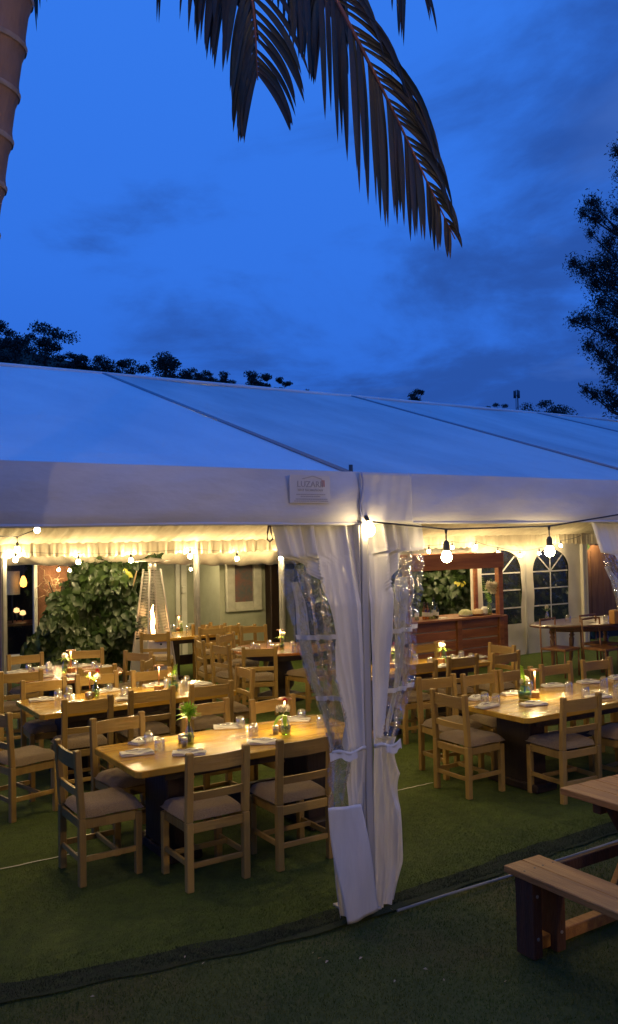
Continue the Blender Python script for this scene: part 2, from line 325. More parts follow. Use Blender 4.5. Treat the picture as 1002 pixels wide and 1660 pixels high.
def litter():
    b = MB()
    for px, py in ((635, 1482), (508, 1553), (518, 1562), (530, 1568), (585, 1562), (640, 1600), (735, 1585), (300, 1560), (330, 1570), (820, 1600), (150, 1625), (690, 1580), (720, 1598)):
        p = onz(px, py, 0); a = random.random()*6; s = random.uniform(.007, .013)
        b.add([(p[0]+s*1.6*cos(a), p[1]+s*1.6*sin(a), .03), (p[0]-s*.5*sin(a), p[1]+s*.5*cos(a), .036), (p[0]-s*1.6*cos(a), p[1]-s*1.6*sin(a), .028), (p[0]+s*.5*sin(a), p[1]-s*.5*cos(a), .03)], [(0, 1, 2, 3)])
    o = b.build('leaf_litter', mat('dry_leaf', (.32, .27, .2), .8)); tag(o, 'scattered dry leaf scraps on the dark lawn', 'leaves', kind='stuff')
litter()

# added house behind the camera: wall blocks sky, two added lanterns give warm fill
hs = empty('added_house', (2, -3.6, 0), 0, 'added unseen house wall with lanterns, behind the viewpoint', 'house')
b = MB(); b.box((0, 0, 2.2), (24, .3, 4.4)); b.build('wall', mat('added_house_wall', (.40, .33, .24), .85, (.34, .27, .19), 2), hs)
b = MB(); b.box((0, .45, 4.48), (25, 1.4, .14)); b.build('eaves', m_('dark'), hs)
b = MB(); b.box((-1.5, 1.6, .45), (7, 3.2, .1)); b.build('terrace_floor', mat('terrace', (.2, .14, .09), .8), hs)
for lx, pw in ((-3.0, 270), (4.6, 290)):
    r = empty('added_lantern', (lx, -3.3, 3.0), 0, 'added unseen fill lantern on the house, '+('left' if lx < 0 else 'right')+' of the viewpoint', 'lantern')
    b = MB(); b.box((0, -.03, .2), (.12, .12, .03)); b.box((0, .10, .22), (.26, .22, .02), 0, .005); b.build('bracket', m_('black'), r)
    b = MB(); b.lathe([(.05, 0), (.07, .06), (.07, .14), (.04, .19)], (0, .1, 0), 12); b.build('lantern_glass', thin('lantern_glass', (.95, .9, .8)), r)
    ld = bpy.data.lights.new('fill_lantern_light', 'POINT'); ld.energy = pw; ld.color = (1, .74, .42); ld.shadow_soft_size = .06; lo = bpy.data.objects.new('fill_lantern_light', ld); COL.objects.link(lo); lo.parent = r; lo.location = (0, .1, .08)  # added warm fill light, its lantern stays out of view

# ------------------------------------------------------------------ the marquee
POSTS = [-3.4, -.1, 3.165, 6.45, 9.85, 13.2, 16.5]
RY, RZ, EZ = 8.98, 4.14, 2.70; BY = 13.55
tent = empty('marquee_tent', (0, 0, 0), 0, 'long white frame marquee with blue lit roof over the dining tables', 'tent')
def roof_z(y): return EZ+(RZ-EZ)*(1-abs(y-RY)/(RY-FY))
for i in range(len(POSTS)-1):
    x0, x1 = POSTS[i], POSTS[i+1]
    for side in (0, 1):
        ya, yb = (FY-.02, RY) if side == 0 else (RY, BY)
        ph = i*1.7+side
        def fn(u, v, ya=ya, yb=yb, x0=x0, x1=x1, ph=ph):
            y = ya+(yb-ya)*v; sag = .065*sin(pi*u)*(.3+.7*sin(pi*v)); zr = EZ+(RZ-EZ)*(1-abs(y-RY)/(RY-FY))
            wr = .007*sin(u*9+v*5+ph)*sin(pi*u)+.005*sin(u*21-v*14+ph)*sin(pi*u)*sin(pi*v)+.010*exp(-((v-.16-.05*sin(u*5+ph))/.012)**2)*sin(pi*u)+.008*exp(-((v-.45-.06*sin(u*4+ph*2))/.015)**2)*sin(pi*u)
            return (x0+.012+(x1-x0-.024)*u, y, zr-sag+wr)
        b = MB(); b.grid(fn, 40, 70); b.build('roof_panel', m_('roof' if i < 2 else 'roof_b'), tent)
for x in POSTS:      # beams with keder rails: the dark seams over the roof
    b = MB(); b.beam((x, FY+.03, EZ-.055), (x, RY, RZ-.055), .075, .09); b.beam((x, RY, RZ-.055), (x, BY, EZ-.04), .075, .09); b.build('roof_beam', m_('alu'), tent)
    b = MB()
    for dx in (-.013, .013): b.tube([(x+dx, FY-.02, EZ+.004), (x+dx, RY, RZ+.004)], .0085, 6)
    b.build('roof_seam', mat('keder_seam', (.22, .26, .32), .6), tent)
    b = MB(); b.tube([(x+.02, FY+.06, EZ-.02), (x+.02, FY+.06, EZ+.075)], .013, 8); b.box((x+.03, FY+.05, EZ+.012), (.13, .06, .03), 0, .008); b.build('eave_bracket', mat('dark_steel', (.08, .08, .085), .5, metal=.6), tent)
b = MB(); b.tube([(POSTS[0], RY, RZ+.0), (POSTS[-1], RY, RZ+.0)], .02, 8); b.build('ridge_cap', m_('roof'), tent)
for i in range(len(POSTS)-1):
    x0, x1 = POSTS[i], POSTS[i+1]; last = (i == 2)
    def fn(u, v, x0=x0, x1=x1, i=i):
        x = x0+(x1-x0)*u; z = EZ+.022-.325*v
        y = FY-.035-.03*sin(min(1, v*1.6)*pi*.5)+.004*sin(x*5.3+v*3)+.003*sin(x*13+v*7)+.02*max(0, v-.86)/.14
        y += .006*exp(-((u-.03)/.02)**2)+.005*exp(-((u-.97)/.02)**2)
        return (x, y, z+.003*sin(x*3.1+i)*v)
    b = MB(); b.grid(fn, 46, 12); b.grid(lambda u, v: (x0+(x1-x0)*u, FY-.03+.09*v, EZ-.303+.003), 1, 1); b.build('fascia_panel', m_('fascia'), tent)
    # rolled hem along the bottom of the fascia
    b = MB(); b.tube([(x0+(x1-x0)*k/12, FY-.047, EZ-.300+.003*sin(k)) for k in range(13)], .010, 6); b.build('fascia_hem', m_('fascia'), tent)
    # eave beam behind
    b = MB(); b.beam((x0, FY+.06, EZ-.10), (x1, FY+.06, EZ-.10), .08, .14); b.build('eave_beam', m_('alu'), tent)
# overlapping flap where two fascia panels meet at the middle post
def flapfn(u, v):
    x = 3.155+.40*u+.02*v*u; z = EZ+.018-.318*v; return (x, FY-.078+.012*(1-u)*sin(v*5+1)+.006*sin(u*17+v*4)-.008*exp(-((u-.06)/.05)**2), z)
b = MB(); b.grid(flapfn, 30, 16); b.build('fascia_flap', m_('fascia'), tent, solid=.003)
b = MB(); b.tube([(3.158+.01*sin(k*.8), FY-.088-.004*sin(k*.9), EZ+.015-.31*k/8) for k in range(9)], .006, 6); b.build('flap_cord', mat('flap_edge', (.3, .32, .45), .6), tent)
# sewn-on maker's label
lp = ony(502, 793, FY-.075)
def text(body, size, x, z, mk, y, parent, ext=.0006):
    cu = bpy.data.curves.new('lettering', 'FONT'); cu.body = body; cu.size = size; cu.align_x = 'CENTER'; cu.extrude = ext; cu.resolution_u = 2
    tmp = bpy.data.objects.new('tmp_text', cu); COL.objects.link(tmp); bpy.context.view_layer.update(); me = bpy.data.meshes.new_from_object(tmp.evaluated_get(bpy.context.evaluated_depsgraph_get())); bpy.data.objects.remove(tmp); me.materials.clear(); me.materials.append(m_(mk)); o = bpy.data.objects.new('lettering', me); COL.objects.link(o); o.location = (x, y, z); o.rotation_euler = (pi/2, 0, 0); o.parent = parent; return o
b = MB(); b.box((lp[0], FY-.080, lp[2]), (.285, .003, .165)); lab = b.build('maker_label', m_('paper'), tent)
yy = FY-.084
text('LUZARII', .052, lp[0], lp[2]+.012, 'ink', yy, lab); text('TENT TECHNOLOGY', .019, lp[0], lp[2]-.012, 'ink', yy, lab)
b = MB()
for k, (w, z) in enumerate(((.20, -.032), (.14, -.044), (.21, -.060), (.235, -.072))): 
    x = -w/2
    while x < w/2:
        d = random.uniform(.008, .02); b.box((lp[0]+x+d/2, yy, lp[2]+z), (d*.8, .001, .005)); x += d
b.build('small_print', m_('ink'), lab)
b = MB(); b.beam((lp[0]-.055, yy, lp[2]+.060), (lp[0]+.02, yy, lp[2]+.078), .001, .004, 0); b.beam((lp[0]+.02, yy, lp[2]+.078), (lp[0]+.085, yy, lp[2]+.060), .001, .004, 0); b.build('roof_logo', m_('ink'), lab)
b = MB(); b.box((lp[0]+.085, yy, lp[2]+.035), (.006, .001, .04)); b.box((lp[0]+.098, yy, lp[2]+.035), (.006, .001, .04)); b.build('red_bars', m_('inkred'), lab)
# front posts, grooved aluminium
for x in POSTS:
    b = MB(); b.box((x, FY-.03, 1.21), (.045, .14, 2.38), 0, .006); b.box((x-.032, FY-.03, 1.21), (.012, .12, 2.36), 0, .004); b.box((x+.032, FY-.03, 1.21), (.012, .12, 2.36), 0, .004)
    b.box((x, FY+.06, .012), (.22, .22, .02), 0, .003); b.build('front_post', m_('alu'), tent)
PY = 13.35
for px in (6, 320, 458): 
    p = ony(px, 1000, PY); b = MB(); b.box((p[0], PY, 1.2), (.05, .11, 2.4), 0, .008); b.box((p[0]-.035, PY, 1.2), (.014, .08, 2.4), 0, .003); b.box((p[0]+.035, PY, 1.2), (.014, .08, 2.4), 0, .003); b.build('rear_post', mat('grey_aluminium', (.27, .26, .245), .45, (.2, .2, .19), 6, metal=.3), tent)

# pleated liner under the far slope, frilled valance, and the sagging drape beyond
XS = 9.2
def pleat(x, y, k=1): return .012*k*sin(x*34+3*sin(y*1.3+x*.7))+.008*k*sin(x*61+y*4)
def liner(x0, x1, yf, nm):
    def fn(u, v):
        x = x0+(x1-x0)*u; y = yf-(yf-RY)*v; s = sin(x*pi*2/3.3); z = 2.33+.335*(yf-y)*(1.0)-.04*sin(pi*min(1, v*4))+pleat(x+y*.55, y, .8+1.2*v)
        return (x, y, min(z, roof_z(y)-.08))
    b = MB(); b.grid(fn, int((x1-x0)*42), 14); b.build('ceiling_liner', m_('liner'), tent)
    def fv(u, v):
        x = x0+(x1-x0)*u; a = .008*sin(x*42+sin(x*5)*2)+.006*sin(x*75)+.010*sin(x*7)
        return (x, yf+.01-.03*(1-v)*0+a*(.3+.7*v), 2.345-(.225+.012*sin(x*42+1)+.012*sin(x*3.1))*v)
    b = MB(); b.grid(fv, int((x1-x0)*60), 4); b.build('ceiling_valance', m_('liner'), tent)
liner(-2.0, XS, PY-.12, 'a'); liner(XS-.1, 18, 11.78, 'b')
def front_liner(u, v):
    x = -2+20*u; y = FY+.12+(RY-FY-.12)*v; return (x, y, 2.50+.335*(y-FY-.12)*.98+pleat(x+y*.5, y, .8))
b = MB(); b.grid(front_liner, 500, 10); b.build('ceiling_liner', m_('liner'), tent)
def drape(u, v):
    x = 1+9.6*u; y = PY+.12+1.1*v; fold = .014*sin(x*9-v*11)+.010*sin(x*21-v*17+1)
    zm = 2.01-.028*(x-3)+.012*sin(x*2.3); return (x, y, 2.27-(2.27-zm)*sin(pi*.5*min(1, v*1.5))+fold)
b = MB(); b.grid(drape, 300, 14); b.build('gutter_drape', m_('liner'), tent)
b = MB(); b.grid(lambda u, v: (1+9.6*u, PY+1.22+.02*sin(u*60), 2.01-.028*(9.6*u-2)+.6*v), 120, 1); b.build('gutter_drape', m_('liner'), tent)
# white gutter panel outside, beyond the bar
b = MB(); b.grid(lambda u, v: (9.0+3.0*u, 12.05+.5*v, 1.80+.17*u+.22*v), 12, 4); b.build('gutter_drape', m_('pvc_in'), tent)

# ------------------------------------------------------------------ gathered side curtains
def interp(t, pts):
    pts = sorted(pts); xs = [p[0] for p in pts]; ys = [p[1] for p in pts]; return float(np.interp(t, xs, ys))
def curtain(post, sgn, edge, ub, zb, zc, label, seed, flap=False, nf=4.3):
    """edge: z -> free-edge x; ub: z -> clear share of the width measured from the free edge"""
    xin = post+sgn*.030
    root = empty('tent_curtain', (post, FY, 0), 0, label, 'curtain', 'gathered plastic curtains tied to the front posts')
    def P(w, z):     # w=0 at the post, 1 at the free edge
        xe = interp(z, edge)*(FY-.06)/FY; width = abs(xe-xin); full = interp(z, [(0, .35), (.9, .30), (1.02, .25), (1.2, .45), (1.7, .75), (2.4, 1.0)])
        a = (w+.10*sin(w*7+seed))*nf*(.55+.45*min(1, max(0, (z-.6)/.4)))*2*pi+seed+.9*sin(z*1.5+seed)+1.3*(w-.5)*sin(z*2.1+seed)
        f = (abs(sin(a*.5))**.7*2-1)*(.75+.35*sin(w*11+seed*2)); amp = .055*full+.014
        y = FY-.055-.035*exp(-(w/.10)**2)+f*amp*(1-.7*exp(-(w/.10)**2))+.010*sin(z*7+w*6+seed)*w+.009*abs(sin(z*5.3+w*15+seed))*w+.006*abs(sin(w*31-z*4))-.025
        y += .070*min(1, max(0, (z-1.9)/.5))
        if z < 1.0: y += .05*sin((1-z)*1.4)-.02*w
        dx = .012*sin(z*7+w*14+seed)*w*full
        return (xin+(xe-xin)*w+dx-post, y-FY, z)
    zt = 2.425
    def white(u, v): z = zb+(zt-zb)*v; k = 1-interp(z, ub); return P(u*k, z)
    b = MB(); b.grid(white, 60, 110); b.build('white_sheet', m_('pvc'), root)
    zlo, zhi = [z for z, k in sorted(ub) if k > 0][0], [z for z, k in sorted(ub) if k > 0][-1]
    def clear(u, v): z = zlo+(zhi-zlo)*v; k = interp(z, ub); p = P(1-k+k*u, z); e = min(1, 6*u)*min(1, 6*(z-zlo)); return (p[0], p[1]-.003+e*(.007*sin(z*37+u*9+seed)*sin(u*8+z*5)+.010*abs(sin(u*11+z*6))+.005*sin(z*71+u*23)), p[2])
    b = MB(); b.grid(clear, 40, 160); b.build('clear_window', m_('clearpvc'), root)
    # second layer of clear sheet folded behind
    def clear2(u, v): z = zlo+.1+(zhi-zlo-.15)*v; k = interp(z, ub); p = P(1-k+k*u*.92, z); return (p[0]-sgn*.012, p[1]+.035+.03*sin(u*7+z*3+seed)+.007*sin(z*43+u*17), p[2])
    b = MB(); b.grid(clear2, 30, 140); b.build('clear_window', m_('clearpvc'), root)
    # white welded bars of the window pattern
    for zz in (1.72, 1.35):
        if zlo < zz < zhi:
            def bar(u, v, zz=zz): z = zz+(v-.5)*.028+.02*(u-.5); k = interp(z, ub); p = P(1-k*1.02+k*u, z); return (p[0], p[1]-.008, p[2])
            b = MB(); b.grid(bar, 24, 1); b.build('window_bar', m_('pvc'), root)
    # folded white edge strip seen through the clear sheet, with eyelets
    def strip(u, v):
        z = max(zc, zlo)+.02+(min(zhi-.08, 2.05)-max(zc, zlo)-.02)*v; k = interp(z, ub); w = 1-k*(.62 if sgn > 0 else .52)+k*.26*u+.10*k*sin(z*4+seed)
        p = P(w, z); return (p[0], p[1]+.055+.012*sin(u*3), p[2])
    b = MB(); b.grid(strip, 8, 50); st = b.build('folded_edge', m_('pvc'), root)
    for zz in (1.08, 1.33, 1.62, 1.95):
        if zlo+.05 < zz < zhi-.1:
            p = P(1-interp(zz, ub)*.45, zz); b = MB(); b.tube([(p[0], p[1]-.006, p[2]), (p[0], p[1]-.012, p[2])], .013, 12); b.build('eyelet', mat('brass_eyelet', (.25, .20, .16), .4, metal=.8), root)
    # tie strap round the gather
    xe = interp(zc, edge)*(FY-.06)/FY
    pts = [(xin-post+(xe-xin)*k/10*1.03, -.075-.035*sin(pi*k/10)-.01*sin(k), zc+.03+.012*sin(k*.9)) for k in range(11)]
    def strap(u, v): i = u*10; a = int(min(9, i)); f = i-a; q = np.array(pts[a])*(1-f)+np.array(pts[a+1])*f; return (q[0], q[1]-.035, q[2]+(v-.5)*.024)
    b = MB(); b.grid(strap, 20, 1); b.build('tie_strap', m_('pvc'), root, solid=.003)
    def ruff(u, v): q = np.array(strap(.35+.7*u, 0)); return (q[0]+.006*v*sin(u*19), q[1]-.006*v, q[2]+.02-.05*v+.006*sin(u*11))
    b = MB(); b.grid(ruff, 24, 3); b.build('bunched_hem', m_('pvc'), root)
    return root, P
edL = [(2.46, 2.60), (2.4, 2.61), (2.22, 2.65), (1.99, 2.68), (1.74, 2.71), (1.51, 2.78), (1.28, 2.88), (1.06, 2.94), (.75, 2.92), (.41, 2.95), (.02, 3.00)]
ubL = [(2.46, 0), (2.20, 0), (2.18, .22), (2.12, .34), (2.05, .46), (1.94, .58), (1.83, .63), (1.72, .66), (1.28, .52), (1.06, .42), (.75, .62), (.66, .62), (.655, 0), (.0, 0)]
curtain(3.165, -1, edL, ubL, .03, 1.0, 'white and clear plastic curtain tied on the left of the middle post', 1.0)
edR = [(2.46, 3.75), (2.21, 3.76), (1.95, 3.74), (1.79, 3.70), (1.39, 3.63), (1.1, 3.50), (1.01, 3.45), (.95, 3.44), (.5, 3.49), (.25, 3.51), (.02, 3.45)]
ubR = [(2.46, 0), (2.225, 0), (2.22, .34), (2.06, .52), (1.98, .66), (1.46, .66), (1.15, .62), (1.06, .5), (1.055, 0), (0, 0)]
curtain(3.165, 1, edR, ubR, .02, 1.0, 'white plastic curtain with clear window tied on the right of the middle post', 2.3, nf=3.4)
edT = [(2.46, 5.43), (2.4, 5.44), (2.14, 5.50), (1.85, 5.59), (1.5, 5.80), (1.2, 6.1), (1.0, 6.2), (.5, 6.15), (.02, 6.2)]
ubT = [(2.46, 0), (2.16, 0), (2.15, .2), (1.95, .40), (1.7, .5), (1.3, .5), (1.06, .4), (.7, .5), (.69, 0), (0, 0)]
curtain(6.45, -1, edT, ubT, .03, 1.0, 'plastic curtain sweeping in from the right edge of the picture', 4.0, nf=3.6)
# stiff white mud flap hanging at the foot of the left curtain
fl = empty('curtain_flap', (3.19, FY, 0), 0, 'smooth white plastic flap hanging in front of the foot of the middle post', 'curtain flap')
def flapw(u, v):
    z = .69*(1-v)+.0; xl = interp(z, [(.69, 2.925), (.4, 2.965), (0, 3.035)]); xr = interp(z, [(.69, 3.165), (.4, 3.21), (0, 3.285)])
    return (xl+(xr-xl)*u-3.19-.105, -.150-.022*sin(pi*u*.9+.2)+.016*sin(v*5+u*3)+.006*sin(u*9+v*3), z+.045-.02*u*(1-v)+.012*u*v)
b = MB(); b.grid(flapw, 20, 30); b.build('sheet', m_('pvc'), fl, solid=.004)
def flapw2(u, v):
    z = .66*(1-v)+.03; return (2.93+.07*v+.05*u-3.19, -.13+.03*u, z)
b = MB(); b.grid(flapw2, 6, 10); b.build('folded_back_sheet', m_('pvc'), fl, solid=.003)

# ------------------------------------------------------------------ far side walls with arched windows
WY = 11.9
def sidewall(x0, x1, wx0, wx1, label, zs):
    root = empty('tent_sidewall', ((x0+x1)/2, WY, 0), 0, label, 'tent wall', 'arched window walls on the far side of the tent'); cx = (x0+x1)/2
    wz0, wsp = .62, 1.62; r = (wx1-wx0)/2; wc = (wx0+wx1)/2; top = 2.42
    def inside(x):  # arch top height at x
        d = abs(x-wc); return wsp+.42*sqrt(max(0, 1-(d/r)**2)) if d < r else None
    b = MB(); N = 48
    def P(x, z): return (x-cx, .012*sin(x*4.1+z*2.3)+.010*sin(z*9+x*3)*(.4+.6*cos(x*2))+.006*sin(x*17+z*5), z)
    xs = sorted(set([x0+(wx0-x0)*k/6 for k in range(7)]+[wx0+(wx1-wx0)*(.5-.5*cos(pi*k/28)) for k in range(29)]+[wx1+(x1-wx1)*k/8 for k in range(9)]))
    def quadcol(xa, xb, za0, za1, zb0, zb1, n):
        vs = []; 
        for k in range(n+1): t = k/n; vs += [P(xa, za0+(za1-za0)*t), P(xb, zb0+(zb1-zb0)*t)]
        b.add(vs, [(2*k, 2*k+1, 2*k+3, 2*k+2) for k in range(n)], True)
    for xa, xb in zip(xs[:-1], xs[1:]):
        if xb <= wx0+1e-6 or xa >= wx1-1e-6: quadcol(xa, xb, .01, top, .01, top, 34)
        else:
            quadcol(xa, xb, .01, wz0, .01, wz0, 8); ta = inside(xa) or wsp; tb = inside(xb) or wsp; quadcol(xa, xb, ta, top, tb, top, 8)
    b.build('wall_sheet', m_('pvc_in'), root)
    b = MB(); vs = [(wc-cx, .012, wz0)]; pts = [(wx0, wz0)]+[(wc-r*cos(pi*k/24), wsp+.42*sin(pi*k/24)) for k in range(25)]+[(wx1, wz0)]
    b.add([(wc-cx, .02, wsp-.3)]+[(x-cx, .02, z) for x, z in pts], [(0, k+1, k+2) for k in range(len(pts)-1)]+[(0, len(pts), 1)]); b.build('window_pane', m_('winpane'), root)
    bars = [((wx0, z), (wx1, z)) for z in zs]+[((wc, wz0), (wc, wsp+.42)), ((wc, zs[0]), (wc-r*.72, wsp+.30)), ((wc, zs[0]), (wc+r*.72, wsp+.30))]
    for (xa, za), (xb, zb) in bars:
        b = MB(); b.beam((xa-cx, .012, za), (xb-cx, .012, zb), .004, .026, 0, up=(0, 0, 1)) if abs(xa-xb) > .01 else b.box((xa-cx, .013, (za+zb)/2), (.026, .004, zb-za))
        b.build('window_bar', m_('pvc'), root)
    for k in (0, 1): b = MB(); b.tube([((x0 if k == 0 else x1)-cx+(.02 if k == 0 else -.02)+.004*sin(q), -.012, .02+q*.3) for q in range(9)], .012, 6); b.build('edge_rope', m_('pvc'), root)
    return root
zbars = [1.60, 1.27, .93]
def WX(px, py=1000): return ony(px, py, WY)[0]
sidewall(WX(853), WX(944), WX(866), WX(923), 'white tent wall with the full arched window beside the wooden fence', zbars)
sidewall(WX(772), WX(853), WX(783), WX(846), 'white tent wall whose arched window is half hidden by the bar', zbars)
# clip at the foot of the wall
p = onz(866, 1055); 
for px, w in ((766, .11), (944.5, .09), (949, .05)):
    X = WX(px); b = MB(); b.box((X, WY-.05, 1.22), (w, .07, 2.44), 0, .01); b.build('wall_post', mat('post_white', (.62, .58, .5), .5), tent)

# ------------------------------------------------------------------ fence beyond the right end
fr = empty('wooden_fence', (ony(946, 1000, 12.7)[0]+.35, 12.7, 0), 0, 'dark brown board fence beyond the open right end of the far wall', 'fence')
for k in range(14):
    x = -.3+k*.42; b = MB(); b.box((x, random.uniform(-.01, .01), 1.12), (.405, .035, 1.9), 0, .006); b.build('board', m_('fence'), fr)
b = MB(); b.box((2.4, .03, .08), (6.2, .05, .18)); b.build('base_board', mat('fence_base', (.012, .012, .02), .8), fr)
b = MB(); b.box((2.4, .08, 2.12), (6.2, .03, .10)); b.build('rail', m_('dark'), fr)
b = MB(); b.box((17, 13.6, 1.35), (6.5, .05, 2.7)); tag(b.build('dark_shed_wall', mat('shed', (.03, .035, .05), .8)), 'dark wall standing behind the brown board fence', 'wall')

# ------------------------------------------------------------------ bar
BYf = 11.15
bx0 = ony(683, 1000, BYf)[0]-.30; bx1 = ony(817, 1000, BYf)[0]
bar = empty('wooden_bar', (bx0, BYf, 0), 0, 'tall red brown wooden bar counter with overhead canopy board', 'bar')
bw = bx1-bx0; HT = 2.02; HC = .90
for x in (.045, bw-.05): b = MB(); b.box((x, .05, HT/2), (.11, .10, HT), 0, .006); b.build('front_upright', m_('bar'), bar)
b = MB(); b.box((bw/2-.02, -.012, 1.885), (bw+.05, .03, .27), 0, .004); b.build('header_board', m_('bar'), bar)
b = MB(); b.box((bw/2, .66, 1.98), (bw-.2, .05, .08), 0, .004); b.build('rear_rail', m_('bar'), bar)
for x in (.045, bw-.05): b = MB(); b.box((x, .66, HT/2), (.08, .07, HT), 0, .006); b.build('rear_upright', m_('bar'), bar)
b = MB(); b.box((bw/2, .30, HC), (bw-.13, .70, .04), 0, .006); b.build('counter_top', m_('bar'), bar)
mid = ony(745, 1003, BYf)[0]-bx0
b = MB(); b.box((mid, .02, .44), (.10, .06, .87), 0, .004); b.build('centre_stile', m_('bar'), bar)
for (xa, xb) in ((.105, mid-.055), (mid+.055, bw-.11)):
    n = 5; 
    for k in range(n):
        h = .87/n; b = MB(); b.box(((xa+xb)/2, .045, .02+h*(k+.5)), (xb-xa, .022, h-(.026 if k in (2, 3) else .010)), 0, .003); b.build('plank', m_('bar'), bar)
b = MB(); b.box((bw/2, .068, .42), (bw-.2, .01, .80)); b.build('slit_panel', mat('bar_slit_light', (.55, .5, .45), .7), bar)  # pale panel stands in for brightness glimpsed through the plank gaps
b = MB(); b.box((bw+.08, .38, .455), (.14, .66, .88), 0, .006); b.build('end_box', m_('bar'), bar)

# ------------------------------------------------------------------ chairs
def bend_rail(b, z0, z1, x, y, depth, t=.02, n=6):
    """a back rail between the posts, bowed backwards"""
    vs = []; fs = []
    for i in range(n+1):
        u = -x+2*x*i/n; yy = y-depth*(1-(u/x)**2)
        for dz, dy in ((z0, -t/2), (z0, t/2), (z1, t/2), (z1, -t/2)): vs.append((u, yy+dy, dz))
    for i in range(n):
        for k in range(4): j = (k+1) % 4; fs.append((i*4+k, i*4+j, i*4+4+j, i*4+4+k))
    b.add(vs, [tuple(reversed(f)) for f in fs]); return b
def make_chair():
    r = empty('dining_chair', (0, 0, 0))
    for s in (-1, 1):
        b = MB(); b.beam((s*.21, 0, 0), (s*.21, 0, .45), .050, .048, .005); b.beam((s*.21, 0, .45), (s*.21, -.028, .905), .050, .044, .006)
        b.build('back_leg', m_('pine'), r)
        b = MB(); b.beam((s*.205, .40, 0), (s*.205, .40, .425), .046, .046, .004); b.build('front_leg', m_('pine'), r)
        b = MB(); b.box((s*.208, .20, .175), (.020, .36, .038), 0, .003); b.build('side_stretcher', m_('pine'), r)
        b = MB(); b.box((s*.206, .20, .405), (.024, .36, .062), 0, .003); b.build('seat_rail', m_('pine'), r)
    b = MB(); bend_rail(b, .775, .875, .188, -.022, .018); b.build('top_rail', m_('pine_x'), r)
    b = MB(); bend_rail(b, .590, .640, .188, -.010, .010); b.build('middle_rail', m_('pine_x'), r)
    b = MB(); b.box((0, .0, .405), (.38, .022, .062), 0, .003); b.build('seat_rail', m_('pine_x'), r)
    b = MB(); b.box((0, .40, .405), (.37, .024, .062), 0, .003); b.build('seat_rail', m_('pine_x'), r)
    b = MB(); b.box((0, 0, .165), (.38, .020, .036), 0, .003); b.build('back_stretcher', m_('pine_x'), r)
    b = MB(); b.box((0, .25, .185), (.40, .020, .034), 0, .003); b.build('cross_stretcher', m_('pine_x'), r)
    # cushion
    b = MB(); hx, hy, cy = .232, .222, .225
    def top(u, v):
        a = 2*u-1; c = 2*v-1; e = (1-abs(a)**5)*(1-abs(c)**5); px = a*hx*(1-.03*c*c); py = cy+c*hy*(1-.03*a*a); return (px, py, .452+.062*max(0, e)**.42+.004*sin(u*11)*sin(v*9))
    def bot(u, v):
        a = 2*u-1; c = 2*v-1; e = (1-abs(a)**5)*(1-abs(c)**5); return (a*hx*(1-.03*c*c), cy+c*hy*(1-.03*a*a), .452-.014*max(0, e)**.5)
    b.grid(top, 14, 14); b.grid(bot, 6, 6, flip=True)
    rim = [(a*hx, cy+c*hy) for a, c in ()]
    b.build('seat_cushion', m_('cushion'), r)
    return r
CH = make_chair()
def chair(x, y, deg, label, group):
    """x,y: middle of the back; deg: facing direction (0 = +x)"""
    o = used(CH); o.location = (x+random.uniform(-.012, .012), y+random.uniform(-.01, .01), .018); o.rotation_euler = (0, 0, radians(deg-90+random.uniform(-2.5, 2.5))); tag(o, label, 'chair', group); return o
G1 = 'pine dining chairs at the nearest left table'; G2 = 'pine dining chairs at the second left table'; G3 = 'pine dining chairs at the round table by the shrub'
G4 = 'pine dining chairs at the round red table'; G5 = 'pine dining chairs at the table by the green wall'; G6 = 'pine dining chairs at the right table'; G7 = 'pine dining chairs at the table in front of the bar'
chair(1.85, 5.98, 2, 'pine chair at the left head of the nearest left table, alone at its end', G1)
chair(2.61, 5.26, 90, 'nearest pine chair, its back in front of the nearest left table', G1)
chair(3.28, 5.24, 90, 'pine chair with its back to us right beside the tied curtain', G1)
chair(2.47, 6.73, -88, 'left pine chair on the far side of the nearest left table', G1)
chair(3.30, 6.86, -90, 'pine chair facing us behind the green chrysanthemum vase', G1)
chair(3.86, 6.66, -90, 'pine chair facing us behind the lily leaf vase', G1)
chair(1.74, 7.62, 12, 'pine chair cut by the left edge of the picture, seat toward the second table', G2)
chair(2.54, 7.74, 90, 'left pine chair on the near side of the second left table', G2)
chair(3.19, 7.84, 90, 'middle pine chair on the near side of the second left table', G2)
chair(3.79, 7.76, 88, 'right pine chair on the near side of the second left table', G2)
chair(2.53, 9.06, -92, 'left pine chair on the far side of the second left table', G2)
chair(3.11, 9.10, -90, 'middle pine chair on the far side of the second left table', G2)
chair(3.67, 8.98, -90, 'right pine chair on the far side of the second left table, before the heater', G2)
chair(4.55, 8.50, 176, 'pine chair at the right head of the second left table', G2)
chair(2.50, 9.86, 78, 'pine chair in front of the round table at its left side', G3)
chair(3.28, 9.66, 96, 'pine chair in front of the round table at its right side', G3)
chair(2.93, 11.32, -86, 'pine chair behind the round table at the left of its lamp', G3)
chair(3.68, 11.28, -104, 'pine chair behind the round table before the leafy shrub', G3)
chair(4.11, 10.56, -150, 'pine chair at the right of the round table nearest the heater', G3)
chair(3.97, 9.90, 140, 'pine chair turned sideways at the right front of the round table', G3)
chair(5.56, 9.94, 62, 'pine chair with its back to us at the round red table', G4)
chair(5.33, 10.55, 8, 'pine chair at the left of the round red table, seat facing right', G4)
chair(5.35, 11.25, -12, 'pine chair behind the left of the round red table, half hidden', G4)
chair(6.0, 11.7, -62, 'pine chair on the far side of the round red table', G4)
chair(6.42, 9.85, 100, 'pine chair at the front of the round red table seen by the curtain edge', G4)
chair(5.25, 12.7, 60, 'pine chair at the near side of the table by the green wall, left', G5)
